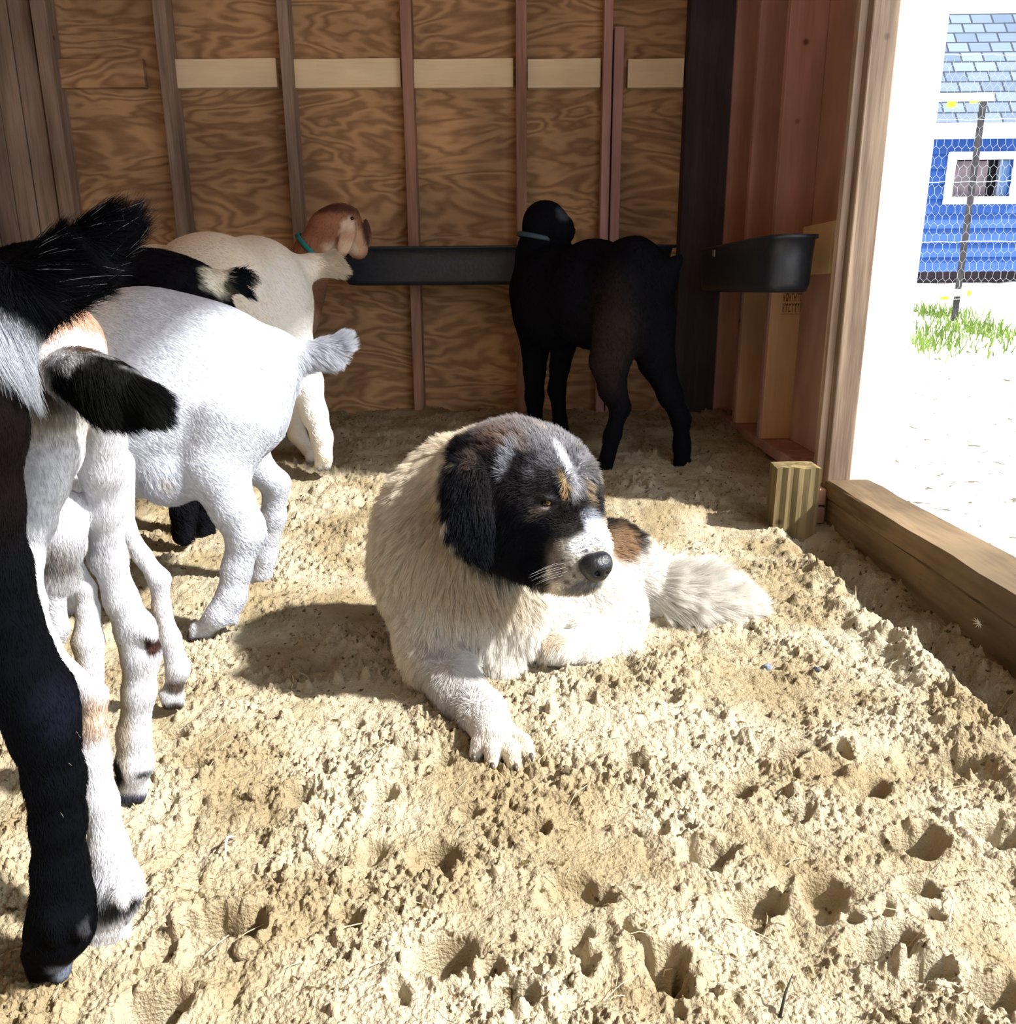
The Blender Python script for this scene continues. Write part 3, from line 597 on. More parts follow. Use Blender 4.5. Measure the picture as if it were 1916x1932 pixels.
def animal(name, body, coat, parent, fur=None):
    me, co, q = body.mesh(name)
    o = link('body', me, skin_m, parent)
    ca = me.color_attributes.new('coat', 'FLOAT_COLOR', 'POINT'); c = coat(co); ca.data.foreach_set('color', np.concatenate([c, np.ones((len(c), 1))], 1).astype(np.float32).ravel())
    if fur: make_fur(co, q, coat, parent, **fur)
    return o
def make_fur(co, q, coat, parent, n=60000, length=.02, rad=.0004, flow=(0, 0, -1), lift=.55, jit=.25, regions=(), segs=3, bend=.5, clump=.6, clump_n=45, grizzle=0.0):
    a, b, c, d = [co[q[:, i]] for i in range(4)]
    nn = np.cross(c-a, d-b); ar = np.linalg.norm(nn, axis=1); nn /= ar[:, None]+1e-12
    # smooth normals per vertex
    vn = np.zeros_like(co)
    for i in range(4): np.add.at(vn, q[:, i], nn)
    vn /= np.linalg.norm(vn, axis=1)[:, None]+1e-9
    cen = (a+b+c+d)/4
    L_ = np.full(len(q), length); dens = np.ones(len(q)); FL = np.tile(np.array(flow, float), (len(q), 1)); LF = np.full(len(q), lift)
    for (ctr, r, l2, f2, lf2, dn) in regions:
        dd = np.linalg.norm(cen-ctr, axis=1)/r; t = np.clip((1.25-dd)/.5, 0, 1); L_ = L_*(1-t)+l2*t; dens = dens*(1-t)+dn*t
        if f2 is not None: FL = FL*(1-t[:, None])+np.array(f2)*t[:, None]
        if lf2 is not None: LF = LF*(1-t)+lf2*t
    pr = ar*dens; pr /= pr.sum(); k = rng.choice(len(q), n, p=pr)
    u = rng.random((n, 1)); v = rng.random((n, 1))
    root = (co[q[k, 0]]*(1-u)+co[q[k, 1]]*u)*(1-v)+(co[q[k, 3]]*(1-u)+co[q[k, 2]]*u)*v
    nr = (vn[q[k, 0]]*(1-u)+vn[q[k, 1]]*u)*(1-v)+(vn[q[k, 3]]*(1-u)+vn[q[k, 2]]*u)*v; nr /= np.linalg.norm(nr, axis=1)[:, None]+1e-9
    fl = FL[k]; tg = fl-nr*np.sum(fl*nr, 1)[:, None]; tg /= np.linalg.norm(tg, axis=1)[:, None]+.15
    cl = np.stack([vnoise3(root, 28, s)-.5 for s in (21, 22, 23)], 1)*2   # clumping
    lf = LF[k][:, None]
    dr = nr*lf+tg*(1-lf*.5)+cl*jit*1.4+rng.normal(0, jit*.5, (n, 3)); dr /= np.linalg.norm(dr, axis=1)[:, None]
    ok = np.sum(dr*nr, 1) < .12; dr[ok] += nr[ok]*(.12-np.sum(dr*nr, 1)[ok])[:, None]
    ln = (L_[k]*rng.uniform(.6, 1.2, n))[:, None]
    pts = np.zeros((n, segs+1, 3))
    for s in range(segs+1):
        t = s/segs; pts[:, s] = root+dr*ln*t+(tg*.6+np.array([0, 0, -.35]))*ln*bend*t*t*.6
    if clump > 0:
        from mathutils.kdtree import KDTree
        nc_ = max(50, int(n/clump_n)); ci = rng.choice(n, nc_, replace=False); kd = KDTree(nc_)
        for i_, j_ in enumerate(ci): kd.insert(root[j_], i_)
        kd.balance(); asg = np.fromiter((ci[kd.find(r_)[1]] for r_ in root), np.int64, n)
        w_ = clump*np.clip(rng.normal(1, .35, n), 0, 1.3)*(.35+.65*np.clip((L_[k]-.012)/.02, 0, 1))
        for s in range(1, segs+1):
            t = s/segs; f_ = np.clip(w_*t**1.3, 0, .95)[:, None]; pts[:, s] = pts[:, s]*(1-f_)+(pts[asg, s]+(root-root[asg])*.15)*f_
    rd = np.zeros((n, segs+1)); 
    for s in range(segs+1): rd[:, s] = rad*(1-.85*(s/segs)**1.5)*rng.uniform(.8, 1.2, n)
    col = coat(root)*rng.uniform(.85, 1.1, (n, 1))
    if grizzle:
        gm = (L_[k] > .03) & (rng.random(n) < grizzle) & (col.sum(1) < .2); col[gm] = (.34, .37, .42)
    cv = bpy.data.hair_curves.new('fur'); cv.add_curves([segs+1]*n)
    cv.attributes['position'].data.foreach_set('vector', pts.astype(np.float32).ravel())
    ra = cv.attributes.get('radius') or cv.attributes.new('radius', 'FLOAT', 'POINT'); ra.data.foreach_set('value', rd.astype(np.float32).ravel())
    ca = cv.attributes.new('coat', 'FLOAT_COLOR', 'CURVE'); ca.data.foreach_set('color', np.concatenate([np.clip(col, 0, .97), np.ones((n, 1))], 1).astype(np.float32).ravel())
    cv.materials.append(fur_m); o = bpy.data.objects.new('fur', cv); COL.objects.link(o); o.parent = parent
    o.matrix_parent_inverse = parent.matrix_world.inverted()
    return o
def root_at(name, p, label, cat, group=None):
    e = empty(name, p, label, cat, group); bpy.context.view_layer.update(); return e
def reg(px, py, Y, r, l, flow=None, lift=None, dn=1.0):
    p, rr = W(px, py, Y, r); return (p, rr, l, flow, lift, dn)
def ball(name, px, py, Y, r, mat, parent, sc=(1, 1, 1)):
    p, rr = W(px, py, Y, r); bm = bmesh.new()
    A = Matrix(((RIGHT[0], UP[0], -fwd[0]), (RIGHT[1], UP[1], -fwd[1]), (RIGHT[2], UP[2], -fwd[2]))).to_4x4()
    bmesh.ops.create_uvsphere(bm, u_segments=20, v_segments=12, radius=rr, matrix=Matrix.Translation(p) @ A @ Matrix.Diagonal((*sc, 1)))
    return bm_obj(name, bm, mat, parent, smooth=True)
BLK = (.008, .009, .014); WHT = (.84, .82, .78); CRM = (.82, .75, .62); TAN = (.50, .30, .15); BRN = (.17, .085, .045)

FAST_ANIMALS = False
# ------------------------------------------------------------------ dog
dog = root_at('dog', ongnd(930, 1255), 'large white livestock guardian dog with black head lying on the sand', 'dog')
bd = Body(.0052)
bd.pell(868, 1030, 1.62, 152, 172, 150, .04).pell(905, 1130, 1.58, 128, 122, 110, .05)          # shoulders, brisket
bd.pell(800, 1080, 1.62, 78, 118, 90, .05)
bd.chain([(900, 1080, 1.68, 140), (1010, 1090, 1.80, 118), (1140, 1092, 1.92, 104)], .05)       # trunk and rump
bd.pell(1010, 1160, 1.70, 110, 82, 90, .04)
bd.pell(1120, 1130, 1.72, 88, 74, 70, .03, -25).pell(1165, 1165, 1.70, 48, 62, 55, .03)          # thigh
bd.chain([(1150, 1150, 1.68, 44), (1110, 1195, 1.61, 34), (1165, 1222, 1.60, 31)], .02)          # shin to hock
bd.chain([(1170, 1218, 1.60, 34), (1110, 1224, 1.565, 31), (1062, 1222, 1.55, 29), (1042, 1218, 1.55, 22)], .015)
for i, (x, y) in enumerate(((1046, 1210), (1040, 1220), (1046, 1231))): bd.chain([(x+20, y, 1.55-.01*i, 13), (x-2, y+1, 1.545-.01*i, 11)], .006)
bd.chain([(905, 950, 1.60, 132), (935, 920, 1.52, 112)], .05)                                    # neck
bd.chain([(850, 1110, 1.56, 88), (818, 1190, 1.51, 62), (815, 1243, 1.47, 50), (868, 1305, 1.36, 40), (912, 1352, 1.28, 35), (930, 1380, 1.23, 40)], .03)   # stretched foreleg
for (x0_, y0_, x1_, y1_, Y0, Y1, r_) in ((912, 1390, 896, 1424, 1.225, 1.20, 16), (928, 1400, 928, 1442, 1.212, 1.182, 17), (954, 1400, 968, 1444, 1.212, 1.178, 17), (968, 1388, 996, 1424, 1.22, 1.195, 15)):
    bd.chain([(x0_, y0_, Y0, r_+1), (x0_*.45+x1_*.55+2, y0_*.45+y1_*.55-9, (Y0+Y1)/2-.004, r_), (x1_, y1_, Y1, r_-4)], .004)
bd.chain([(925, 1190, 1.56, 52), (935, 1240, 1.52, 34), (905, 1268, 1.50, 20)], .03)              # folded foreleg under the brisket
# head
HY = 1.46
bd.pell(985, 915, HY, 122, 116, 108, .03).pell(1030, 920, HY-.02, 92, 92, 88, .03)
bd.pell(1085, 905, HY-.045, 40, 42, 42, .02)                                                      # far brow
bd.pell(1046, 912, HY-.085, 34, 26, 22, .015, -15)                                                # near brow
bd.pell(985, 1010, HY-.03, 82, 72, 78, .03).pell(1000, 1050, HY-.05, 42, 42, 46, .025)             # cheek and flew
bd.chain([(1050, 980, HY-.05, 66), (1078, 1030, HY-.10, 54), (1092, 1066, HY-.135, 47)], .03)      # muzzle
bd.chain([(1092, 960, HY-.06, 36), (1118, 1030, HY-.13, 28), (1128, 1062, HY-.16, 20)], .02)       # bridge
bd.pell(1064, 1086, HY-.13, 44, 36, 36, .015).pell(1098, 1094, HY-.145, 38, 25, 28, .015)           # lips
bd.pell(1022, 1078, HY-.10, 30, 30, 30, .02)
bd.pell(1029, 948, HY-.112, 14, 10, 14, .008, 0, True)                                            # near eye socket
bd.pell(1031, 939, HY-.110, 17, 6, 13, .005, -12).pell(1029, 958, HY-.108, 15, 4, 11, .005, 8)
# ears lie flat against the head
bd.pell(886, 925, HY-.085, 46, 66, 24, .010, 14).pell(884, 985, HY-.105, 50, 62, 17, .008, 4).pell(900, 1030, HY-.10, 30, 34, 14, .008, 20)
bd.pell(1112, 955, HY+.045, 14, 40, 24, .01)
# tail
bd.chain([(1195, 1115, 1.90, 46), (1250, 1118, 1.86, 34), (1310, 1126, 1.84, 27), (1370, 1138, 1.82, 18), (1400, 1142, 1.81, 9)], .03)
dc = Coat((.80, .73, .60), .05)
dc.b(1010, 1180, 1.6, 230, 120, 300, (.84, .82, .78), .5)
dc.b(1180, 1110, 1.85, 260, 90, 300, (.86, .84, .80), .4)
dc.b(860, 1330, 1.3, 120, 130, 150, (.70, .69, .68), .4)
dc.b(840, 1010, 1.5, 60, 90, 80, (.62, .53, .40), .6, 20, .5)
dc.b(925, 1120, 1.45, 120, 40, 120, (.55, .44, .28), .7, -12, .6)
dc.b(935, 920, HY-.03, 112, 122, 175, BLK, .12, 12)                # black hood
dc.b(895, 965, HY-.06, 74, 118, 95, BLK, .10, 12)
dc.b(985, 905, HY, 128, 110, 160, (.022, .020, .022), .12)
dc.b(975, 1020, HY-.05, 92, 92, 140, BLK, .12, 25)
dc.b(1060, 930, HY-.05, 80, 100, 130, (.03, .028, .03), .15)
dc.b(1010, 1062, HY-.08, 40, 44, 90, BLK, .15)
dc.b(985, 812, HY-.02, 105, 34, 150, (.40, .37, .37), .5, -18, .75, 1.4)   # grizzled crown
dc.b(1050, 855, HY-.06, 55, 45, 120, (.34, .34, .38), .6, -35, .7, 1.5)
dc.b(955, 828, HY-.06, 42, 22, 70, (.26, .16, .11), .5, -20, .6, 1.6)
dc.b(905, 858, HY-.08, 34, 12, 60, (.12, .08, .065), .5, 30, .5, 1.4)
dc.b(962, 862, HY-.08, 12, 34, 50, (.55, .58, .66), .4, -25, .6, .8)
dc.b(1095, 900, HY-.07, 24, 40, 80, (.35, .34, .36), .5, -10, .7, 1.3)
dc.b(1066, 868, HY-.10, 9, 46, 60, (.85, .86, .90), .4, 28, .95, .5)       # thin blaze
dc.b(1080, 905, HY-.10, 8, 20, 60, (.6, .6, .65), .4, 10, .8, .5)
dc.b(1062, 903, HY-.12, 6, 18, 50, (.50, .38, .22), .3, 20, .95, .5)       # tan brow marks
dc.b(1065, 936, HY-.12, 6, 24, 50, (.42, .28, .15), .3, -4, .95, .5)
dc.b(1106, 925, HY-.08, 6, 28, 60, (.46, .35, .22), .4, 4, .9, .6)
dc.b(1052, 920, HY-.12, 7, 24, 40, BLK, .3, 20, 1)
dc.b(1024, 962, HY-.12, 16, 8, 30, (.26, .22, .20), .5, 0, .8, .8)
dc.b(1036, 978, HY-.11, 26, 14, 40, (.13, .10, .07), .6, -15, .7)
dc.b(1040, 1005, HY-.10, 46, 44, 90, BLK, .2, 20)
dc.b(1068, 985, HY-.13, 34, 42, 60, (.02, .018, .018), .3, 20)
dc.b(1128, 1020, HY-.14, 15, 56, 90, (.66, .70, .80), .35, 20, 1, .5)       # white bridge
dc.b(1096, 1062, HY-.14, 54, 50, 110, (.36, .345, .31), .16, 0, 1, .6)      # pale muzzle
dc.b(1100, 1028, HY-.16, 26, 18, 60, (.68, .70, .76), .4, 20, .7)
dc.b(1030, 1092, HY-.10, 18, 24, 60, (.03, .025, .022), .25)
dc.b(1046, 1062, HY-.14, 14, 34, 50, (.16, .13, .11), .6, 0, .8, 1)
dc.b(1100, 1106, HY-.16, 40, 12, 60, (.16, .16, .17), .5, 15, .8, 1)
for (x, y) in ((1062, 1058), (1075, 1072), (1058, 1078), (1084, 1086), (1070, 1098), (1050, 1064), (1092, 1074), (1106, 1040)): dc.b(x, y, HY-.17, 4, 4, 30, (.10, .085, .08), .5)
dc.b(1158, 985, 1.85, 70, 40, 200, (.03, .022, .018), .2, -38)             # dark saddle patch
dc.b(1160, 1030, 1.83, 30, 32, 200, (.34, .22, .13), .4, -30)
dc.b(1040, 1205, 1.56, 30, 16, 60, (.66, .56, .44), .5)
Bf = (.75, .45, -.3)
animal('dog_body', bd, dc, dog, dict(n=380000, length=.018, rad=.00042, flow=(.35, .5, -.8), lift=.4, jit=.24, clump=.6, clump_n=40, regions=[
    reg(860, 1000, 1.60, 170, .040, (-.1, .2, -1), .6), reg(900, 1150, 1.55, 140, .038, (.1, -.2, -1), .45), reg(960, 1220, 1.56, 70, .04, (.3, -.1, -1), .45),
    reg(1150, 1080, 1.88, 110, .032, (.7, .2, -.5), .5), reg(1250, 1120, 1.86, 75, .070, (1, .1, -.15), .8, 2), reg(1335, 1128, 1.84, 90, .085, (1, .1, .10), .8, 2.6), reg(1400, 1140, 1.81, 55, .060, (1, 0, .1), .5, 3),
    reg(985, 910, HY, 135, .014, (-.6, .6, .2), .45), reg(890, 960, HY-.05, 95, .018, (-.2, 0, -1), .3), reg(930, 815, HY, 90, .024, (-.6, .5, .3), .8),
    reg(1085, 1050, HY-.13, 75, .004, (-.5, .4, -.1), .3, .5), reg(1040, 945, HY-.1, 30, .004, (-.6, .6, .2), .3), reg(990, 1070, HY-.05, 50, .016, (-.3, .1, -1), .35),
    reg(930, 1395, 1.22, 80, .0045, (.1, -.5, -.6), .3), reg(870, 1310, 1.36, 60, .011, (.4, -.6, -.6), .3), reg(1100, 1220, 1.57, 75, .009, (-.5, -.3, -.3), .3)]))
# eyes, nose, claws
amber = simple('amber_iris', (.42, .20, .03), .08); gloss = simple('glossy_black', (.004, .004, .005), .12); nosem = simple('nose_leather', (.007, .008, .012), .33, 0, .25, 260)
def dog_eye(px, py, Y, r):
    e = ball('eye', px, py, Y, r, gloss, dog)
    ball('iris', px+r*.25, py-r*.05, Y-.0042, r*.62, amber, e, (1, 1, .85)); ball('pupil', px+r*.33, py-r*.02, Y-.0070, r*.28, gloss, e)
dog_eye(1030, 949, HY-.104, 10); dog_eye(1112, 944, HY-.066, 7)
nb = Body(.0022)
nb.pell(1122, 1068, HY-.178, 31, 25, 24, .01, -8).pell(1137, 1060, HY-.17, 17, 20, 20, .01).pell(1124, 1086, HY-.175, 20, 12, 16, .008)
nb.pell(1128, 1083, HY-.200, 8, 6, 14, .004, 25, True).pell(1146, 1082, HY-.19, 5, 5, 12, .003, 0, True)
nm, nco, nq = nb.mesh('nose'); link('nose', nm, nosem, dog)
claw = simple('claw_horn', (.09, .07, .06), .4)
for (x, y, Y) in ((893, 1432, 1.19), (928, 1449, 1.172), (972, 1451, 1.168), (1001, 1431, 1.185)):
    a_ = P(x, y-8, Y); b_ = P(x+3, y+6, Y-.008); bm = bmesh.new(); tube(bm, [a_, (a_+b_)/2+np.array([0, -.002, .002]), b_], [.0042, .0034, .001], 7); bm_obj('claw', bm, claw, dog, smooth=True)
bm = bmesh.new()
for k in range(7):
    a_ = P(1052+k*3, 1062+(k % 4)*8, HY-.175); b_ = a_+np.array([-.045-.01*random.random(), -.03, -.012+.008*random.random()]); tube(bm, [a_, (a_+b_)/2+np.array([0, 0, .002]), b_], [.00013, .0001, .00004], 3)
bm_obj('whiskers', bm, simple('whisker', (.8, .8, .8), .4), dog)

# ------------------------------------------------------------------ goats
def hoof(b, px, py, Y, r, dx=-1, k=.006):
    """two toes pointing to dx (px units)"""
    for s in (-1, 1): b.chain([(px+s*r*.42, py-r*.9, Y+.004*s, r*.62), (px+s*r*.42+dx*r*.55, py-.05*r, Y-.004+.004*s, r*.46)], k)
HOOF = (.05, .04, .035)

# white goat walking left, tail raised
gC = root_at('goat', ongnd(400, 1200), 'all white goat walking left with its short tail stuck out behind', 'goat', 'goats in the stall')
b = Body(.006)
b.pell(280, 742, 1.86, 205, 197, 150, .05).pell(400, 735, 1.92, 150, 158, 140, .05).pell(140, 760, 1.80, 150, 175, 120, .06)
b.chain([(440, 740, 1.90, 108), (478, 700, 1.93, 72), (520, 668, 1.97, 40)], .04)
b.chain([(520, 668, 1.97, 34), (575, 672, 2.00, 20), (612, 664, 2.02, 17), (640, 650, 2.02, 13)], .03)       # tail
b.chain([(428, 800, 1.80, 92), (405, 880, 1.76, 62), (440, 960, 1.74, 40), (462, 1008, 1.74, 32), (446, 1075, 1.73, 25), (436, 1125, 1.72, 25), (412, 1160, 1.70, 21), (390, 1180, 1.70, 18)], .02)
b.chain([(480, 985, 1.745, 18), (486, 1005, 1.745, 13)], .02)
hoof(b, 380, 1206, 1.70, 22, -.8); b.chain([(436, 1150, 1.715, 15), (440, 1172, 1.712, 9)], .01)
b.chain([(450, 800, 2.0, 70), (470, 870, 2.02, 36), (520, 912, 2.04, 24), (515, 975, 2.05, 21), (500, 1050, 2.05, 19), (492, 1080, 2.05, 21)], .02)
hoof(b, 486, 1112, 2.05, 21, -.3)
b.pell(318, 905, 1.74, 52, 48, 50, .03)
b.wchain([(-1.02, 1.74, .30, .13), (-1.16, 1.70, .36, .085), (-1.30, 1.66, .42, .065), (-1.42, 1.62, .36, .05), (-1.48, 1.58, .28, .032)], .03)   # neck and head, left of the frame
for (x_, y_) in ((-1.02, 1.66), (-1.08, 1.84)):
    b.wchain([(x_, y_, .22, .07), (x_-.01, y_, .08, .034), (x_, y_, -.02, .026), (x_, y_-.01, -.12, .022), (x_-.02, y_-.01, -.16, .025)], .02)
c = Coat((.60, .62, .68), .04)
c.b(372, 1212, 1.70, 34, 14, 80, HOOF, .3).b(352, 1196, 1.70, 12, 18, 80, HOOF, .3).b(318, 915, 1.70, 14, 12, 60, (.5, .48, .47), .6).b(486, 1118, 2.05, 30, 12, 80, HOOF, .3)
c.b(170, 640, 1.75, 60, 120, 120, (.80, .76, .68), .6, 0, .6)
animal('goat_c', b, c, gC, dict(n=170000, length=.008, rad=.00036, flow=(1, .15, -.6), lift=.12, jit=.08, clump=.35, regions=[
    reg(600, 680, 2.01, 44, .034, (1, .1, -.9), .45, 3), reg(642, 640, 2.02, 26, .036, (.6, 0, .5), .6, 9), reg(318, 900, 1.74, 50, .02, (.2, 0, -1), .4, 1.2), reg(560, 695, 1.98, 40, .022, (.8, 0, -.8), .4, 1.5)]))

# cream goat at the trough
gE = root_at('goat', ongnd(610, 885), 'cream coloured goat seen from behind at the back trough', 'goat', 'goats in the stall')
b = Body(.007)
b.pell(400, 560, 2.85, 120, 118, 100, .05).pell(480, 560, 3.00, 105, 112, 90, .05).pell(520, 600, 3.05, 66, 110, 70, .05)
b.pell(300, 570, 2.92, 110, 105, 85, .05)
b.chain([(545, 520, 3.06, 42), (590, 502, 3.10, 22), (622, 497, 3.12, 16), (640, 508, 3.13, 10)], .02)
b.chain([(540, 660, 3.05, 52), (572, 720, 3.04, 34), (592, 780, 3.04, 23), (607, 825, 3.03, 18), (610, 858, 3.02, 17)], .03); hoof(b, 610, 882, 3.02, 17, -.2)
b.chain([(520, 680, 3.22, 40), (545, 760, 3.24, 22), (560, 820, 3.24, 14), (582, 850, 3.22, 13)], .03); hoof(b, 588, 868, 3.2, 13, -.2)
b.chain([(260, 600, 2.92, 80), (200, 560, 2.90, 60)], .04)
for x_ in (245, 300): b.chain([(x_, 650, 2.92, 40), (x_, 740, 2.92, 18), (x_, 820, 2.92, 16), (x_, 905, 2.92, 18)], .02)
c = Coat((.78, .70, .58), .05); c.b(440, 470, 2.95, 120, 30, 200, (.74, .60, .46), .7, 0, .5).b(610, 886, 3.02, 20, 6, 60, HOOF, .3)
c.b(560, 700, 3.0, 60, 200, 200, (.86, .85, .84), .6)
animal('goat_e', b, c, gE, dict(n=60000, length=.009, rad=.0006, flow=(.8, .3, -.6), lift=.12, jit=.08, clump=.3, regions=[reg(630, 500, 3.12, 34, .034, (1, 0, -.3), .5, 2.5)]))

# brown and white goat with a teal collar, mostly behind the cream one
gF = root_at('goat', ongnd(560, 850), 'brown and white goat with teal collar, head over the back trough', 'goat', 'goats in the stall')
b = Body(.006)
b.pell(525, 575, 3.55, 80, 90, 70, .04).pell(440, 575, 3.45, 100, 80, 70, .04)
b.chain([(570, 545, 3.60, 44), (592, 480, 3.62, 36), (612, 455, 3.62, 36)], .03)
b.pell(630, 430, 3.62, 52, 40, 38, .02, 20).chain([(645, 420, 3.62, 34), (664, 448, 3.62, 28), (676, 470, 3.62, 18)], .02)
b.pell(655, 400, 3.62, 20, 10, 14, .01)
b.pell(654, 450, 3.54, 15, 40, 7, .006, -18)                              # hanging near ear
b.pell(693, 440, 3.66, 7, 28, 10, .006, 8)
for (x_, Y_) in ((555, 3.6), (535, 3.5), (400, 3.4), (425, 3.5)): b.chain([(x_, 620, Y_, 30), (x_, 700, Y_, 14), (x_, 780, Y_, 11), (x_, 805, Y_, 13)], .02)
c = Coat((.33, .15, .09), .12)
c.b(654, 445, 3.54, 15, 34, 30, (.80, .66, .54), .3, -12).b(672, 462, 3.6, 26, 24, 60, (.55, .33, .22), .4).b(645, 475, 3.6, 30, 12, 60, (.72, .55, .42), .5)
c.b(640, 398, 3.6, 46, 12, 90, (.10, .045, .03), .5).b(693, 440, 3.66, 8, 30, 40, (.10, .05, .04), .3).b(590, 560, 3.6, 40, 40, 100, (.20, .10, .06), .4)
c.b(590, 520, 3.6, 22, 14, 100, (.80, .74, .64), .4).b(585, 620, 3.6, 30, 30, 100, (.42, .26, .19), .5)
gFb = animal('goat_f', b, c, gF, dict(n=22000, length=.008, rad=.0008, flow=(-.5, 0, -.8), lift=.12, jit=.1, clump=.3))
teal = simple('teal_webbing', (.01, .20, .20), .6); ball('eye', 664, 412, 3.50, 3.5, gloss, gF)
def collar(px, py, Y, r, h, ax_px, parent, mat):
    c0, rr = W(px, py, Y, r); a = np.array(P(px+ax_px[0], py+ax_px[1], Y+ax_px[2]))-c0; a /= np.linalg.norm(a); u = np.cross(a, (0, 1, 0)); u /= np.linalg.norm(u); v = np.cross(a, u)
    bm = bmesh.new(); R = []
    for k in range(36):
        t = 2*math.pi*k/36; d = u*math.cos(t)+v*math.sin(t)
        R.append([bm.verts.new(c0+d*rr*f+a*g*h) for f, g in ((1, -.5), (1.06, -.4), (1.06, .4), (1, .5), (.97, .4), (.97, -.4))])
    for k in range(36):
        for j in range(6): bm.faces.new((R[k][j], R[k][(j+1) % 6], R[(k+1) % 36][(j+1) % 6], R[(k+1) % 36][j]))
    return bm_obj('collar', bm, mat, parent, smooth=True)
collar(594, 474, 3.62, 42, .022, (18, -20, 0), gF, teal)

# black goat standing in the shade on the right
gD = root_at('goat', ongnd(1180, 880), 'solid black goat standing in the dark corner in front of the side trough', 'goat', 'goats in the stall')
b = Body(.007)
b.pell(1050, 560, 3.50, 82, 100, 84, .05).pell(1120, 556, 3.35, 92, 102, 86, .05).pell(1190, 548, 3.20, 80, 98, 84, .05)
b.pell(1010, 580, 3.60, 44, 72, 56, .05)
b.chain([(1205, 520, 3.15, 66), (1245, 520, 3.12, 34)], .04)
b.chain([(1255, 512, 3.10, 20), (1272, 498, 3.08, 12), (1282, 486, 3.07, 7)], .02)
b.chain([(1015, 545, 3.60, 54), (1018, 480, 3.58, 42), (1024, 440, 3.56, 38)], .03)
b.pell(1026, 420, 3.55, 40, 40, 38, .02).chain([(1035, 420, 3.53, 34), (1058, 432, 3.50, 24), (1066, 440, 3.49, 17)], .02)
b.pell(1062, 412, 3.52, 10, 20, 8, .006, 20)
b.pell(1000, 440, 3.55, 8, 26, 12, .006, 10)
b.chain([(1172, 610, 3.10, 58), (1150, 680, 3.10, 36), (1155, 735, 3.10, 24), (1170, 768, 3.10, 17), (1155, 820, 3.09, 14), (1146, 862, 3.09, 15)], .03); hoof(b, 1140, 892, 3.09, 17, -.5)
b.chain([(1225, 600, 3.12, 50), (1238, 680, 3.12, 32), (1264, 745, 3.12, 21), (1284, 790, 3.12, 16), (1286, 840, 3.12, 14), (1286, 868, 3.12, 16)], .03); hoof(b, 1288, 893, 3.12, 18, 0)
b.chain([(1010, 630, 3.60, 32), (1008, 700, 3.6, 20), (1008, 750, 3.6, 17), (1010, 800, 3.6, 12), (1010, 815, 3.58, 14)], .02); hoof(b, 1010, 832, 3.58, 13, -.1)
b.chain([(1066, 630, 3.50, 28), (1056, 690, 3.5, 18), (1050, 735, 3.5, 16), (1056, 790, 3.5, 12), (1060, 815, 3.5, 14)], .02); hoof(b, 1062, 838, 3.5, 14, .2)
c = Coat((.005, .005, .008), .1); c.b(1150, 640, 3.0, 50, 100, 100, (.026, .018, .016), .7); c.b(1060, 408, 3.5, 12, 16, 40, (.06, .07, .09), .5)
animal('goat_d', b, c, gD, dict(n=40000, length=.008, rad=.0008, flow=(.3, -.6, -.7), lift=.12, jit=.1, clump=.3))
collar(1019, 450, 3.57, 43, .020, (4, -20, 0), gD, simple('blue_grey_webbing', (.03, .06, .09), .6))

# black goat with white hip patch behind the white goat
gG = root_at('goat', ongnd(330, 1020), 'black goat with white hip patch and black tail behind the white goat', 'goat', 'goats in the stall')
b = Body(.0065)
b.pell(120, 585, 2.35, 200, 128, 110, .06).pell(290, 590, 2.32, 130, 116, 100, .06).pell(350, 600, 2.30, 85, 100, 90, .05)
b.chain([(385, 540, 2.30, 36), (420, 535, 2.31, 22), (448, 528, 2.32, 13), (462, 520, 2.32, 8)], .02)
b.chain([(445, 535, 2.32, 10), (468, 552, 2.33, 6)], .01)
for (x_, Y_) in ((345, 2.30), (385, 2.45), (90, 2.3), (40, 3.15)): b.chain([(x_, 680, Y_, 60), (x_, 800, Y_, 30), (x_+20, 870, Y_, 24), (x_, 960, Y_, 20), (x_, 1010, Y_, 20)], .03)
b.chain([(-40, 560, 2.35, 90), (-120, 500, 2.3, 70), (-170, 440, 2.3, 55), (-230, 480, 2.25, 38)], .04)
c = Coat((.006, .006, .009), .1)
c.b(12, 500, 2.15, 30, 14, 60, (.6, .5, .42), .4, -25, .9)
c.b(412, 530, 2.3, 26, 34, 60, (.78, .74, .62), .3, 0, .95).b(424, 522, 2.3, 12, 12, 60, (.80, .74, .62), .3).b(433, 545, 2.3, 7, 12, 60, (.10, .09, .06), .4).b(452, 528, 2.32, 16, 26, 40, (.012, .015, .025), .2)
animal('goat_g', b, c, gG, dict(n=50000, length=.014, rad=.0006, flow=(.9, .1, -.5), lift=.25, jit=.18, regions=[reg(456, 525, 2.32, 30, .034, (.8, 0, -.4), .8, 4), reg(470, 548, 2.32, 22, .03, (.8, 0, -.9), .4, 3)]))

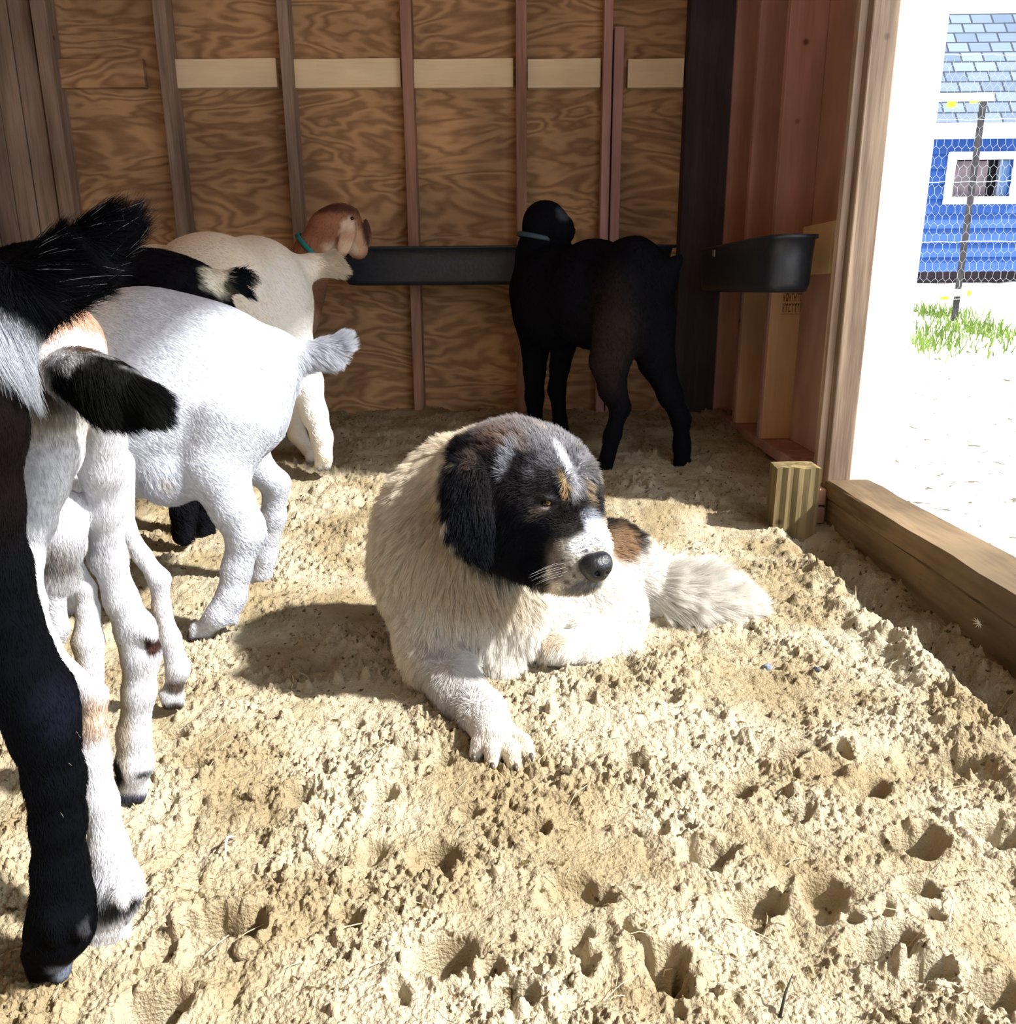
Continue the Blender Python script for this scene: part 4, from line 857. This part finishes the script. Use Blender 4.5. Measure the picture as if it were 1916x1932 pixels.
# near goat: black shaggy back, tan rump, black tail, white legs
gA = root_at('goat', ongnd(215, 1790), 'nearest white legged goat with tan rump and bushy black tail hanging over its white thighs', 'goat', 'goats in the stall')
b = Body(.0045)
b.pell(-10, 690, 1.24, 150, 118, 120, .05).pell(50, 672, 1.10, 92, 98, 100, .05).pell(-80, 670, 1.40, 170, 100, 110, .05)
b.chain([(60, 640, 1.14, 60), (112, 640, 1.02, 56), (140, 690, .95, 46)], .04)
b.pell(98, 705, .98, 76, 108, 90, .04)
b.chain([(100, 698, .90, 38), (145, 706, .875, 34), (195, 720, .865, 36), (242, 738, .86, 26), (262, 745, .858, 14)], .03)         # tail
b.chain([(100, 790, .93, 60), (98, 850, .92, 50), (88, 920, .90, 34), (74, 985, .89, 26), (62, 1053, .88, 16), (72, 1130, .865, 12), (92, 1205, .85, 13), (136, 1272, .84, 16), (178, 1312, .835, 21), (178, 1370, .83, 20), (176, 1430, .828, 27), (190, 1510, .822, 28), (204, 1600, .815, 32), (220, 1668, .805, 38), (220, 1700, .80, 36), (205, 1738, .80, 35)], .012)
b.chain([(228, 1684, .778, 17), (234, 1706, .770, 12)], .004).chain([(258, 1672, .792, 14), (264, 1692, .786, 10)], .004)
hoof(b, 204, 1786, .80, 42, .1)
b.chain([(188, 790, 1.0, 48), (194, 880, 1.02, 40), (196, 960, 1.04, 31), (204, 1053, 1.06, 29), (228, 1130, 1.07, 27), (256, 1190, 1.08, 33), (266, 1232, 1.08, 32), (262, 1305, 1.08, 27), (252, 1385, 1.08, 27), (254, 1440, 1.08, 31), (250, 1466, 1.08, 26)], .015)
b.chain([(262, 1185, 1.065, 20), (284, 1200, 1.06, 13)], .01)
hoof(b, 250, 1504, 1.08, 29, 0)
b.chain([(205, 880, 1.36, 46), (235, 995, 1.36, 17), (268, 1048, 1.36, 15), (300, 1092, 1.36, 18), (304, 1145, 1.36, 15), (320, 1205, 1.36, 18), (336, 1262, 1.36, 20), (328, 1292, 1.36, 17)], .012); hoof(b, 324, 1330, 1.36, 23, .2)
b.chain([(105, 880, 1.42, 56), (132, 1050, 1.40, 16), (160, 1110, 1.38, 17), (166, 1150, 1.38, 19), (166, 1210, 1.37, 26), (172, 1285, 1.36, 22)], .012); hoof(b, 178, 1332, 1.36, 24, 0)
b.pell(120, 1000, 1.0, 40, 78, 40, .008, -8).pell(112, 1084, 1.0, 32, 36, 36, .015)                             # udder
b.wchain([(-1.02, 1.30, .42, .12), (-1.14, 1.26, .52, .08), (-1.24, 1.22, .62, .065), (-1.34, 1.16, .56, .045)], .04)
c = Coat((.62, .62, .65), .05)
c.b(120, 620, 1.0, 62, 74, 140, (.50, .31, .215), .3, 30, 1, .4)
c.b(40, 600, 1.1, 90, 60, 200, (.44, .30, .22), .4, 10, .9)
c.b(175, 668, .90, 44, 20, 70, (.15, .085, .04), .5, -18, .95, .9)
c.b(90, 735, .92, 62, 56, 90, (.060, .042, .018), .5, 0, .95, .6)
c.b(210, 742, .865, 112, 66, 110, (.005, .005, .005), .12, -12)
c.b(95, 800, .93, 60, 44, 90, (.34, .28, .17), .6, 0, .8)
c.b(100, 1062, .97, 40, 32, 80, (.22, .19, .16), .6, 0, .8, 1).b(110, 1160, 1.0, 30, 40, 60, (.02, .02, .02), .3)  # udder darkened below: shade between the legs put into the coat colour
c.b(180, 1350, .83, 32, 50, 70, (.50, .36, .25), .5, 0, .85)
c.b(160, 1560, .82, 34, 150, 60, (.50, .46, .36), .5, 0, .6)  # beige left part of the cannon: shading put into the coat colour
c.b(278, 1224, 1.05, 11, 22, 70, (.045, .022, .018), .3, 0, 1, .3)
c.b(232, 1270, 1.08, 22, 190, 90, (.42, .34, .22), .5, -4, .85, .4).b(145, 1230, 1.37, 22, 90, 90, (.38, .31, .19), .5, 0, .85).b(285, 1120, 1.38, 16, 70, 70, (.48, .40, .28), .6, 20, .8).b(146, 1470, .83, 20, 160, 60, (.10, .075, .045), .5, 0, .9)  # beige and brown left sides of the legs: their shaded side, painted in
c.b(228, 1705, .79, 50, 24, 60, (.05, .045, .05), .4, 15).b(215, 1795, .80, 70, 22, 90, HOOF, .3).b(248, 1510, 1.08, 40, 22, 60, (.05, .05, .07), .3).b(226, 1456, 1.07, 17, 30, 90, (.012, .012, .016), .3, 0, 1, .3).b(264, 1468, 1.05, 12, 9, 50, (.05, .05, .06), .5)
c.b(322, 1336, 1.36, 32, 16, 60, HOOF, .3).b(330, 1298, 1.34, 22, 14, 40, (.14, .11, .09), .4).b(240, 1760, .78, 10, 22, 40, (.08, .10, .16), .3)
animal('goat_a', b, c, gA, dict(n=300000, length=.0055, rad=.00020, flow=(.3, -.2, -1), lift=.15, jit=.10, clump=.5, grizzle=.02, regions=[
        reg(140, 712, .875, 60, .012, (1, 0, -.5), .35, 2), reg(200, 750, .865, 58, .028, (.75, 0, -1), .55, 6), reg(258, 745, .86, 34, .032, (1, 0, -.7), .85, 14), reg(100, 760, .92, 50, .014, (.2, -.2, -1), .3, 1.5),
    reg(122, 1060, 1.0, 70, .012, (.1, 0, -1), .3, 1.3), reg(215, 1670, .80, 60, .008, (.1, -.3, -1), .4, 1.2)]))

# very near black goat: only its hind leg is in the frame
gB = root_at('goat', ongnd(95, 1860), 'black goat at the left edge with shaggy raised black tail and dark hind leg', 'goat', 'goats in the stall')
b = Body(.0048)
b.chain([(-60, 800, .72, 80), (-40, 950, .72, 68), (-12, 1080, .725, 58), (4, 1170, .73, 58), (28, 1245, .735, 60), (66, 1320, .74, 60), (84, 1385, .742, 53), (104, 1470, .745, 46), (110, 1550, .745, 42), (113, 1635, .745, 42), (118, 1700, .745, 48), (114, 1750, .745, 54), (96, 1792, .745, 42)], .02)
b.chain([(96, 1290, .75, 24), (128, 1338, .75, 12)], .02)
b.chain([(-90, 720, .74, 90), (-30, 640, .75, 62), (40, 572, .76, 48), (105, 528, .775, 44), (165, 478, .79, 38), (205, 442, .80, 24)], .03)
b.chain([(140, 1735, .725, 20), (160, 1760, .72, 13)], .01).chain([(100, 1740, .715, 20), (108, 1770, .71, 14)], .01)
hoof(b, 90, 1836, .745, 46, .1)
b.chain([(-60, 800, .72, 90), (-90, 740, .72, 110)], .03)
b.wchain([(-.60, .70, .44, .10), (-.78, .69, .43, .14), (-1.0, .70, .42, .15), (-1.2, .74, .44, .13), (-1.34, .86, .56, .08), (-1.44, .88, .68, .065), (-1.54, .90, .60, .045)], .04)
for (x_, y_) in ((-.86, .80), (-1.14, .66), (-1.16, .80)): b.wchain([(x_, y_, .34, .09), (x_, y_, .16, .04), (x_+.03, y_, .06, .03), (x_, y_, -.10, .022), (x_-.02, y_, -.155, .026)], .02)
c = Coat((.0015, .0018, .003), .1)
c.b(30, 655, .74, 84, 46, 90, (.60, .63, .70), .35, -25, 1, .9).b(-20, 700, .74, 60, 60, 90, (.60, .63, .70), .4, 0, 1, .8)
c.b(30, 850, .72, 60, 180, 100, (.005, .0025, .002), .6, 0, .8).b(120, 1350, .72, 40, 60, 60, (.005, .006, .012), .8, 0, .8)
c.b(112, 1835, .73, 16, 30, 60, (.20, .23, .30), .5, 0, .8, 1.2).b(162, 1755, .72, 9, 18, 40, (.05, .05, .055), .6, 0, .5)
animal('goat_b', b, c, gB, dict(n=210000, length=.0050, rad=.00020, flow=(.2, -.2, -1), lift=.18, jit=.16, clump=.4, grizzle=.025, regions=[
    reg(110, 520, .775, 76, .040, (1, 0, .25), .14, 3), reg(190, 460, .795, 50, .046, (.85, 0, .65), .35, 6), reg(45, 575, .76, 56, .034, (1, 0, .05), .15, 3), reg(0, 655, .74, 66, .038, (.55, -.1, -1), .3, 3.5)]))

hair_m = simple('pale_hair', (.55, .50, .40), .6)
for pts in ([(136, 1440), (150, 1452), (150, 1462)], [(114, 1492), (124, 1484), (130, 1490)], [(102, 1508), (112, 1525), (122, 1535), (129, 1548)], [(64, 1530), (76, 1526), (88, 1527)], [(96, 1583), (108, 1574), (116, 1564)],
            [(106, 1590), (112, 1580), (117, 1566)], [(150, 1380), (158, 1392)], [(140, 1660), (143, 1672), (142, 1682)], [(140, 1590), (146, 1584)]):
    P3 = [P(x-6, y, .722+.000012*(x-110)**2) for x, y in pts]; bm = bmesh.new(); tube(bm, P3, .0002, 4); bm_obj('stray_hair', bm, hair_m, gB)
# ------------------------------------------------------------------ small things on the sand
def zat(x, y): return float(sandz(np.array([x]), np.array([y]))[0])
straw_m = simple('straw', (.62, .50, .28), .7, 0, 0, 5, 0)
bm = bmesh.new(); random.seed(9)
for _ in range(230):
    px, py = random.uniform(40, 1900), random.uniform(1000, 1925); p = ongnd(px, py)
    if p[0] > .93: continue
    L_ = random.uniform(.015, .05)*(.6+.6*random.random()); a = random.uniform(0, math.pi*2); z = zat(p[0], p[1])
    x1_, y1_ = p[0]+math.cos(a)*L_, p[1]+math.sin(a)*L_
    tube(bm, [(p[0], p[1], z+.003), ((p[0]+x1_)/2+random.uniform(-.004, .004), (p[1]+y1_)/2, (z+zat(x1_, y1_))/2+.007), (x1_, y1_, zat(x1_, y1_)+.004)], random.uniform(.0004, .0008), 4)
tag(bm_obj('straw_litter', bm, straw_m), 'scattered thin dry straw strands lying over the sand', 'straw', kind='stuff')
def clod(px, py, r, label, mat, cat, sc=(1, 1, .8), group=None, n='sand_clod'):
    p = ongnd(px, py); z = zat(p[0], p[1]); bb = bmesh.new(); bmesh.ops.create_icosphere(bb, subdivisions=4, radius=r)
    co = np.array([v.co[:] for v in bb.verts]); d = 1+.5*(vnoise3(co+px*.01, 1.2/r, 3)-.5)+.25*(vnoise3(co+py*.01, 3/r, 3)-.5)
    for v, q in zip(bb.verts, d): v.co = Vector((v.co.x*q*sc[0]+p[0], v.co.y*q*sc[1]+p[1], v.co.z*q*sc[2]+z+r*.25))
    return tag(bm_obj(n, bb, mat, None, smooth=True), label, cat, group)
clod(882, 1815, .013, 'crumbly round sand clod on the near rim of the deep hoofprint at bottom centre', sand_m, 'clod')
clod(462, 1800, .014, 'pale sand clod beside the hoofprint right of the two nearest hooves', sand_m, 'clod')
clod(480, 1500, .011, 'round sand clod at the left edge of the small double hoofprint', sand_m, 'clod')
clod(536, 1418, .007, 'small smooth ball of sand left of the front paw', sand_m, 'clod')
clod(1066, 1478, .008, 'small dark dung pellet below the front paw of the dog', simple('dung', (.10, .075, .04), .9, 0, .5, 80, .3), 'pellet', n='dung_pellet')
clod(1447, 1265, .010, 'bluish grey pebble on the sand below the dog tail', simple('grey_stone', (.16, .18, .24), .7, 0, .5, 80, .3), 'pebble', n='pebble')
clod(1538, 1282, .007, 'dark small stone right of the bluish pebble', simple('dark_stone', (.05, .06, .09), .6), 'pebble', n='pebble')
# small white down feather stuck on the threshold, dark twigs
p = PX(1848, 1176, .978); bm = bmesh.new()
for k in range(9):
    a = k*.7; tube(bm, [p, p+np.array([-.004, .010*math.cos(a), .006*math.sin(a)]), p+np.array([-.006, .020*math.cos(a), .011*math.sin(a)])], [.0012, .0010, .0002], 4)
tag(bm_obj('feather', bm, simple('white_down', (.9, .9, .9), .8)), 'tiny white down feather stuck to the threshold beam', 'feather')
def twig(name, pts, r, mat, label):
    bm = bmesh.new(); tube(bm, [(q[0], q[1], zat(q[0], q[1])+dz) for q, dz in pts], r, 6); return tag(bm_obj(name, bm, mat, None, smooth=True), label, 'twig')
twig('twig', [(ongnd(1470, 1925), .0), (ongnd(1478, 1905), .02), (ongnd(1490, 1890), .035)], [.0018, .0014, .0005], simple('dark_twig', (.03, .025, .02), .8), 'short dark twig poking up at the bottom edge of the picture')
twig('twig', [(ongnd(1262, 1215), .004), (ongnd(1290, 1250), .012), (ongnd(1298, 1285), .004)], .0012, simple('tan_twig', (.5, .36, .16), .8), 'thin curved tan twig on the sand right of the hind paw')
twig('twig', [(ongnd(1592, 1090), .005), (ongnd(1612, 1120), .02), (ongnd(1612, 1152), .004)], .0012, straw_m, 'curved pale straw stem standing by the foot of the threshold beam')
twig('twig', [(ongnd(1788, 1690), .004), (ongnd(1795, 1720), .014), (ongnd(1787, 1752), .004)], .0010, simple('white_stem', (.85, .82, .75), .7), 'short bent whitish stem at the lower right')
twig('twig', [(ongnd(444, 1588), .004), (ongnd(437, 1594), .010), (ongnd(431, 1605), .014), (ongnd(428, 1618), .012), (ongnd(427, 1634), .004)], [.0008, .0018, .002, .0016, .0007], simple('white_tuft', (.85, .82, .78), .9), 'curved wisp of white hair right of the near goat hoof')
